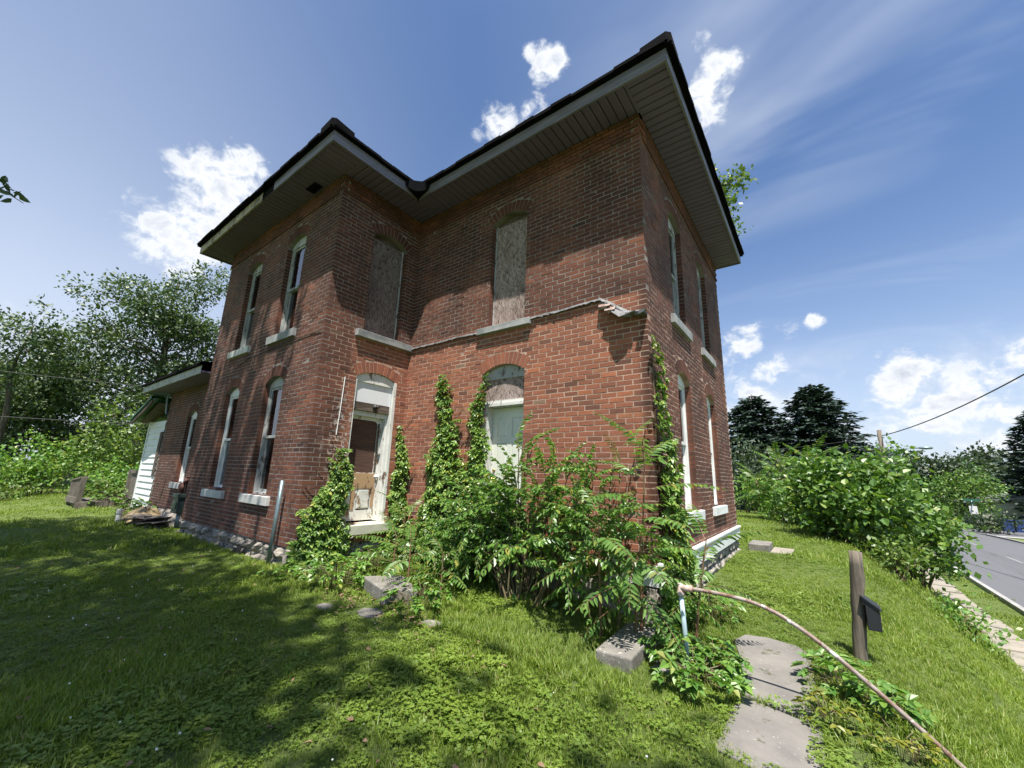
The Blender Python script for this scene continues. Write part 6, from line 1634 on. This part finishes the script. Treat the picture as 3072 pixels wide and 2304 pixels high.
def grass(name, label, pts, g, col, smin, smax, pick):
    n = len(pts); me = bpy.data.meshes.new(name); me.vertices.add(n); me.vertices.foreach_set('co', pts.astype(np.float32).ravel())
    a = me.attributes.new('spin', 'FLOAT_VECTOR', 'POINT'); r = np.stack([g.normal(size=n) * .15, g.normal(size=n) * .15, g.uniform(0, 6.28, n)], -1).astype(np.float32); a.data.foreach_set('vector', r.ravel())
    a = me.attributes.new('size', 'FLOAT', 'POINT'); a.data.foreach_set('value', (g.uniform(smin, smax, n) * (.8 + .45 * np.clip(np.sin(pts[:, 0] * 1.7 + 1) * np.sin(pts[:, 1] * 2.1), -.4, 1))).astype(np.float32))
    a = me.attributes.new('pick', 'INT', 'POINT'); a.data.foreach_set('value', pick.astype(np.int32))
    o = link(name, me, kind='stuff'); o['label'] = label
    ng = bpy.data.node_groups.new(name, 'GeometryNodeTree'); ng.interface.new_socket('Geometry', in_out='INPUT', socket_type='NodeSocketGeometry'); ng.interface.new_socket('Geometry', in_out='OUTPUT', socket_type='NodeSocketGeometry')
    N, L = ng.nodes, ng.links; gi, go = N.new('NodeGroupInput'), N.new('NodeGroupOutput'); iop = N.new('GeometryNodeInstanceOnPoints'); ci = N.new('GeometryNodeCollectionInfo')
    ci.inputs['Collection'].default_value = col; ci.inputs['Separate Children'].default_value = True; ci.inputs['Reset Children'].default_value = True
    def attr(nm, ty):
        q = N.new('GeometryNodeInputNamedAttribute'); q.data_type = ty; q.inputs['Name'].default_value = nm; return q.outputs['Attribute']
    m2p = N.new('GeometryNodeMeshToPoints'); L.new(gi.outputs[0], m2p.inputs['Mesh']); L.new(m2p.outputs[0], iop.inputs['Points']); L.new(ci.outputs[0], iop.inputs['Instance']); iop.inputs['Pick Instance'].default_value = True
    L.new(attr('pick', 'INT'), iop.inputs['Instance Index']); e2r = N.new('FunctionNodeEulerToRotation'); L.new(attr('spin', 'FLOAT_VECTOR'), e2r.inputs[0]); L.new(e2r.outputs[0], iop.inputs['Rotation']); L.new(attr('size', 'FLOAT'), iop.inputs['Scale'])
    L.new(iop.outputs[0], go.inputs[0]); md = o.modifiers.new('grass', 'NODES'); md.node_group = ng
    return o
def cam_d(x, y): return np.hypot(x - CAM.x, y - CAM.y)
def front(x, y): return ((x - CAM.x) * LPN.x + (y - CAM.y) * LPN.y) > -4.0 * F
def d_near(x, y):
    d = cam_d(x, y); return np.where(d < 13, np.clip((5.2 / np.maximum(d, 2.4)) ** 1.5, 0, 1), 0) * front(x, y)
pts, g = scatter(330000, -8.5, 12, -6.5, 11, d_near, 401)
patch = np.sin(pts[:, 0] * 2.1 + 1.3 * np.sin(pts[:, 1] * 1.3)) * np.cos(pts[:, 1] * 1.9 + np.sin(pts[:, 0] * 1.1))
u = g.random(len(pts)); tall = (np.hypot((pts[:, 0] - 3.3) / 1.4, (pts[:, 1] + 1.45) / .35) < 1) | (pts[:, 0] > 6.2) & (u < .25) | ((np.abs(pts[:, 1] + 1.85) < .12) & (pts[:, 0] < 0) & (u < .5))
pick = np.where(tall | (u > .97), g.integers(6, 8, len(pts)), np.where(u < .14 + .22 * patch, g.integers(4, 6, len(pts)), g.integers(0, 4, len(pts))))
grass('grass', 'short sunlit lawn grass with clover in front of the house', pts, g, tuft_cols[0], .65, 1.15, pick)
def d_far(x, y):
    d = cam_d(x, y); return np.where((d > 9.5), np.clip((15 / d) ** 1.3, .0, 1), 0) * front(x, y)
pts, g = scatter(60000, -32, 9.8, -6, 34, d_far, 402)
grass('grass', 'farther lawn grass reaching the bushes', pts, g, tuft_cols[1], .55, 1.0, g.integers(0, 3, len(pts)))
# dry leaves and bits lying in the grass by the steps
n = 420; x = np.concatenate([RNG.normal(2.2, .5, 170), RNG.uniform(-4, 6.2, 250)]); y = np.concatenate([RNG.normal(-1.85, .16, 170), RNG.uniform(-4.2, -1.8, 250)]); k = ~inside_any(x, y, BLOCK); x, y = x[k], y[k]
v, f = leaf_arrays(np.stack([x, y, gz(x, y) + RNG.uniform(.012, .05, len(x))], -1), RNG.normal(size=(len(x), 3)) * np.array([1, 1, .2]), RNG.normal(size=(len(x), 3)) * .3 + np.array([0, 0, 1]), RNG.uniform(.025, .06, len(x)), RNG.uniform(.014, .03, len(x)))
o = link('dry_leaves', np_mesh('dry_leaves', v, f, M['lichenleaf']), kind='stuff'); o['label'] = 'brown dry leaves lying about in the lawn and by the steps'
# small white clover heads and one orange flower in the lawn
fl, n = MB(), 0
for _ in range(60):
    x, y = RNG.uniform(-3, 6.5), RNG.uniform(-4.0, -1.9)
    if inside_any(np.array([x]), np.array([y]), BLOCK)[0]: continue
    s_ = RNG.uniform(.004, .007); lathe(fl, (x, y, float(gz(x, y)) + RNG.uniform(.05, .085)), (0, 0, 1), [(-s_, .001), (-s_ * .5, s_), (s_ * .5, s_), (s_, .001)], 6)
o = fl.build('clover_flowers', M['petal'], None, True, kind='stuff'); o['label'] = 'tiny white clover heads scattered over the lawn'
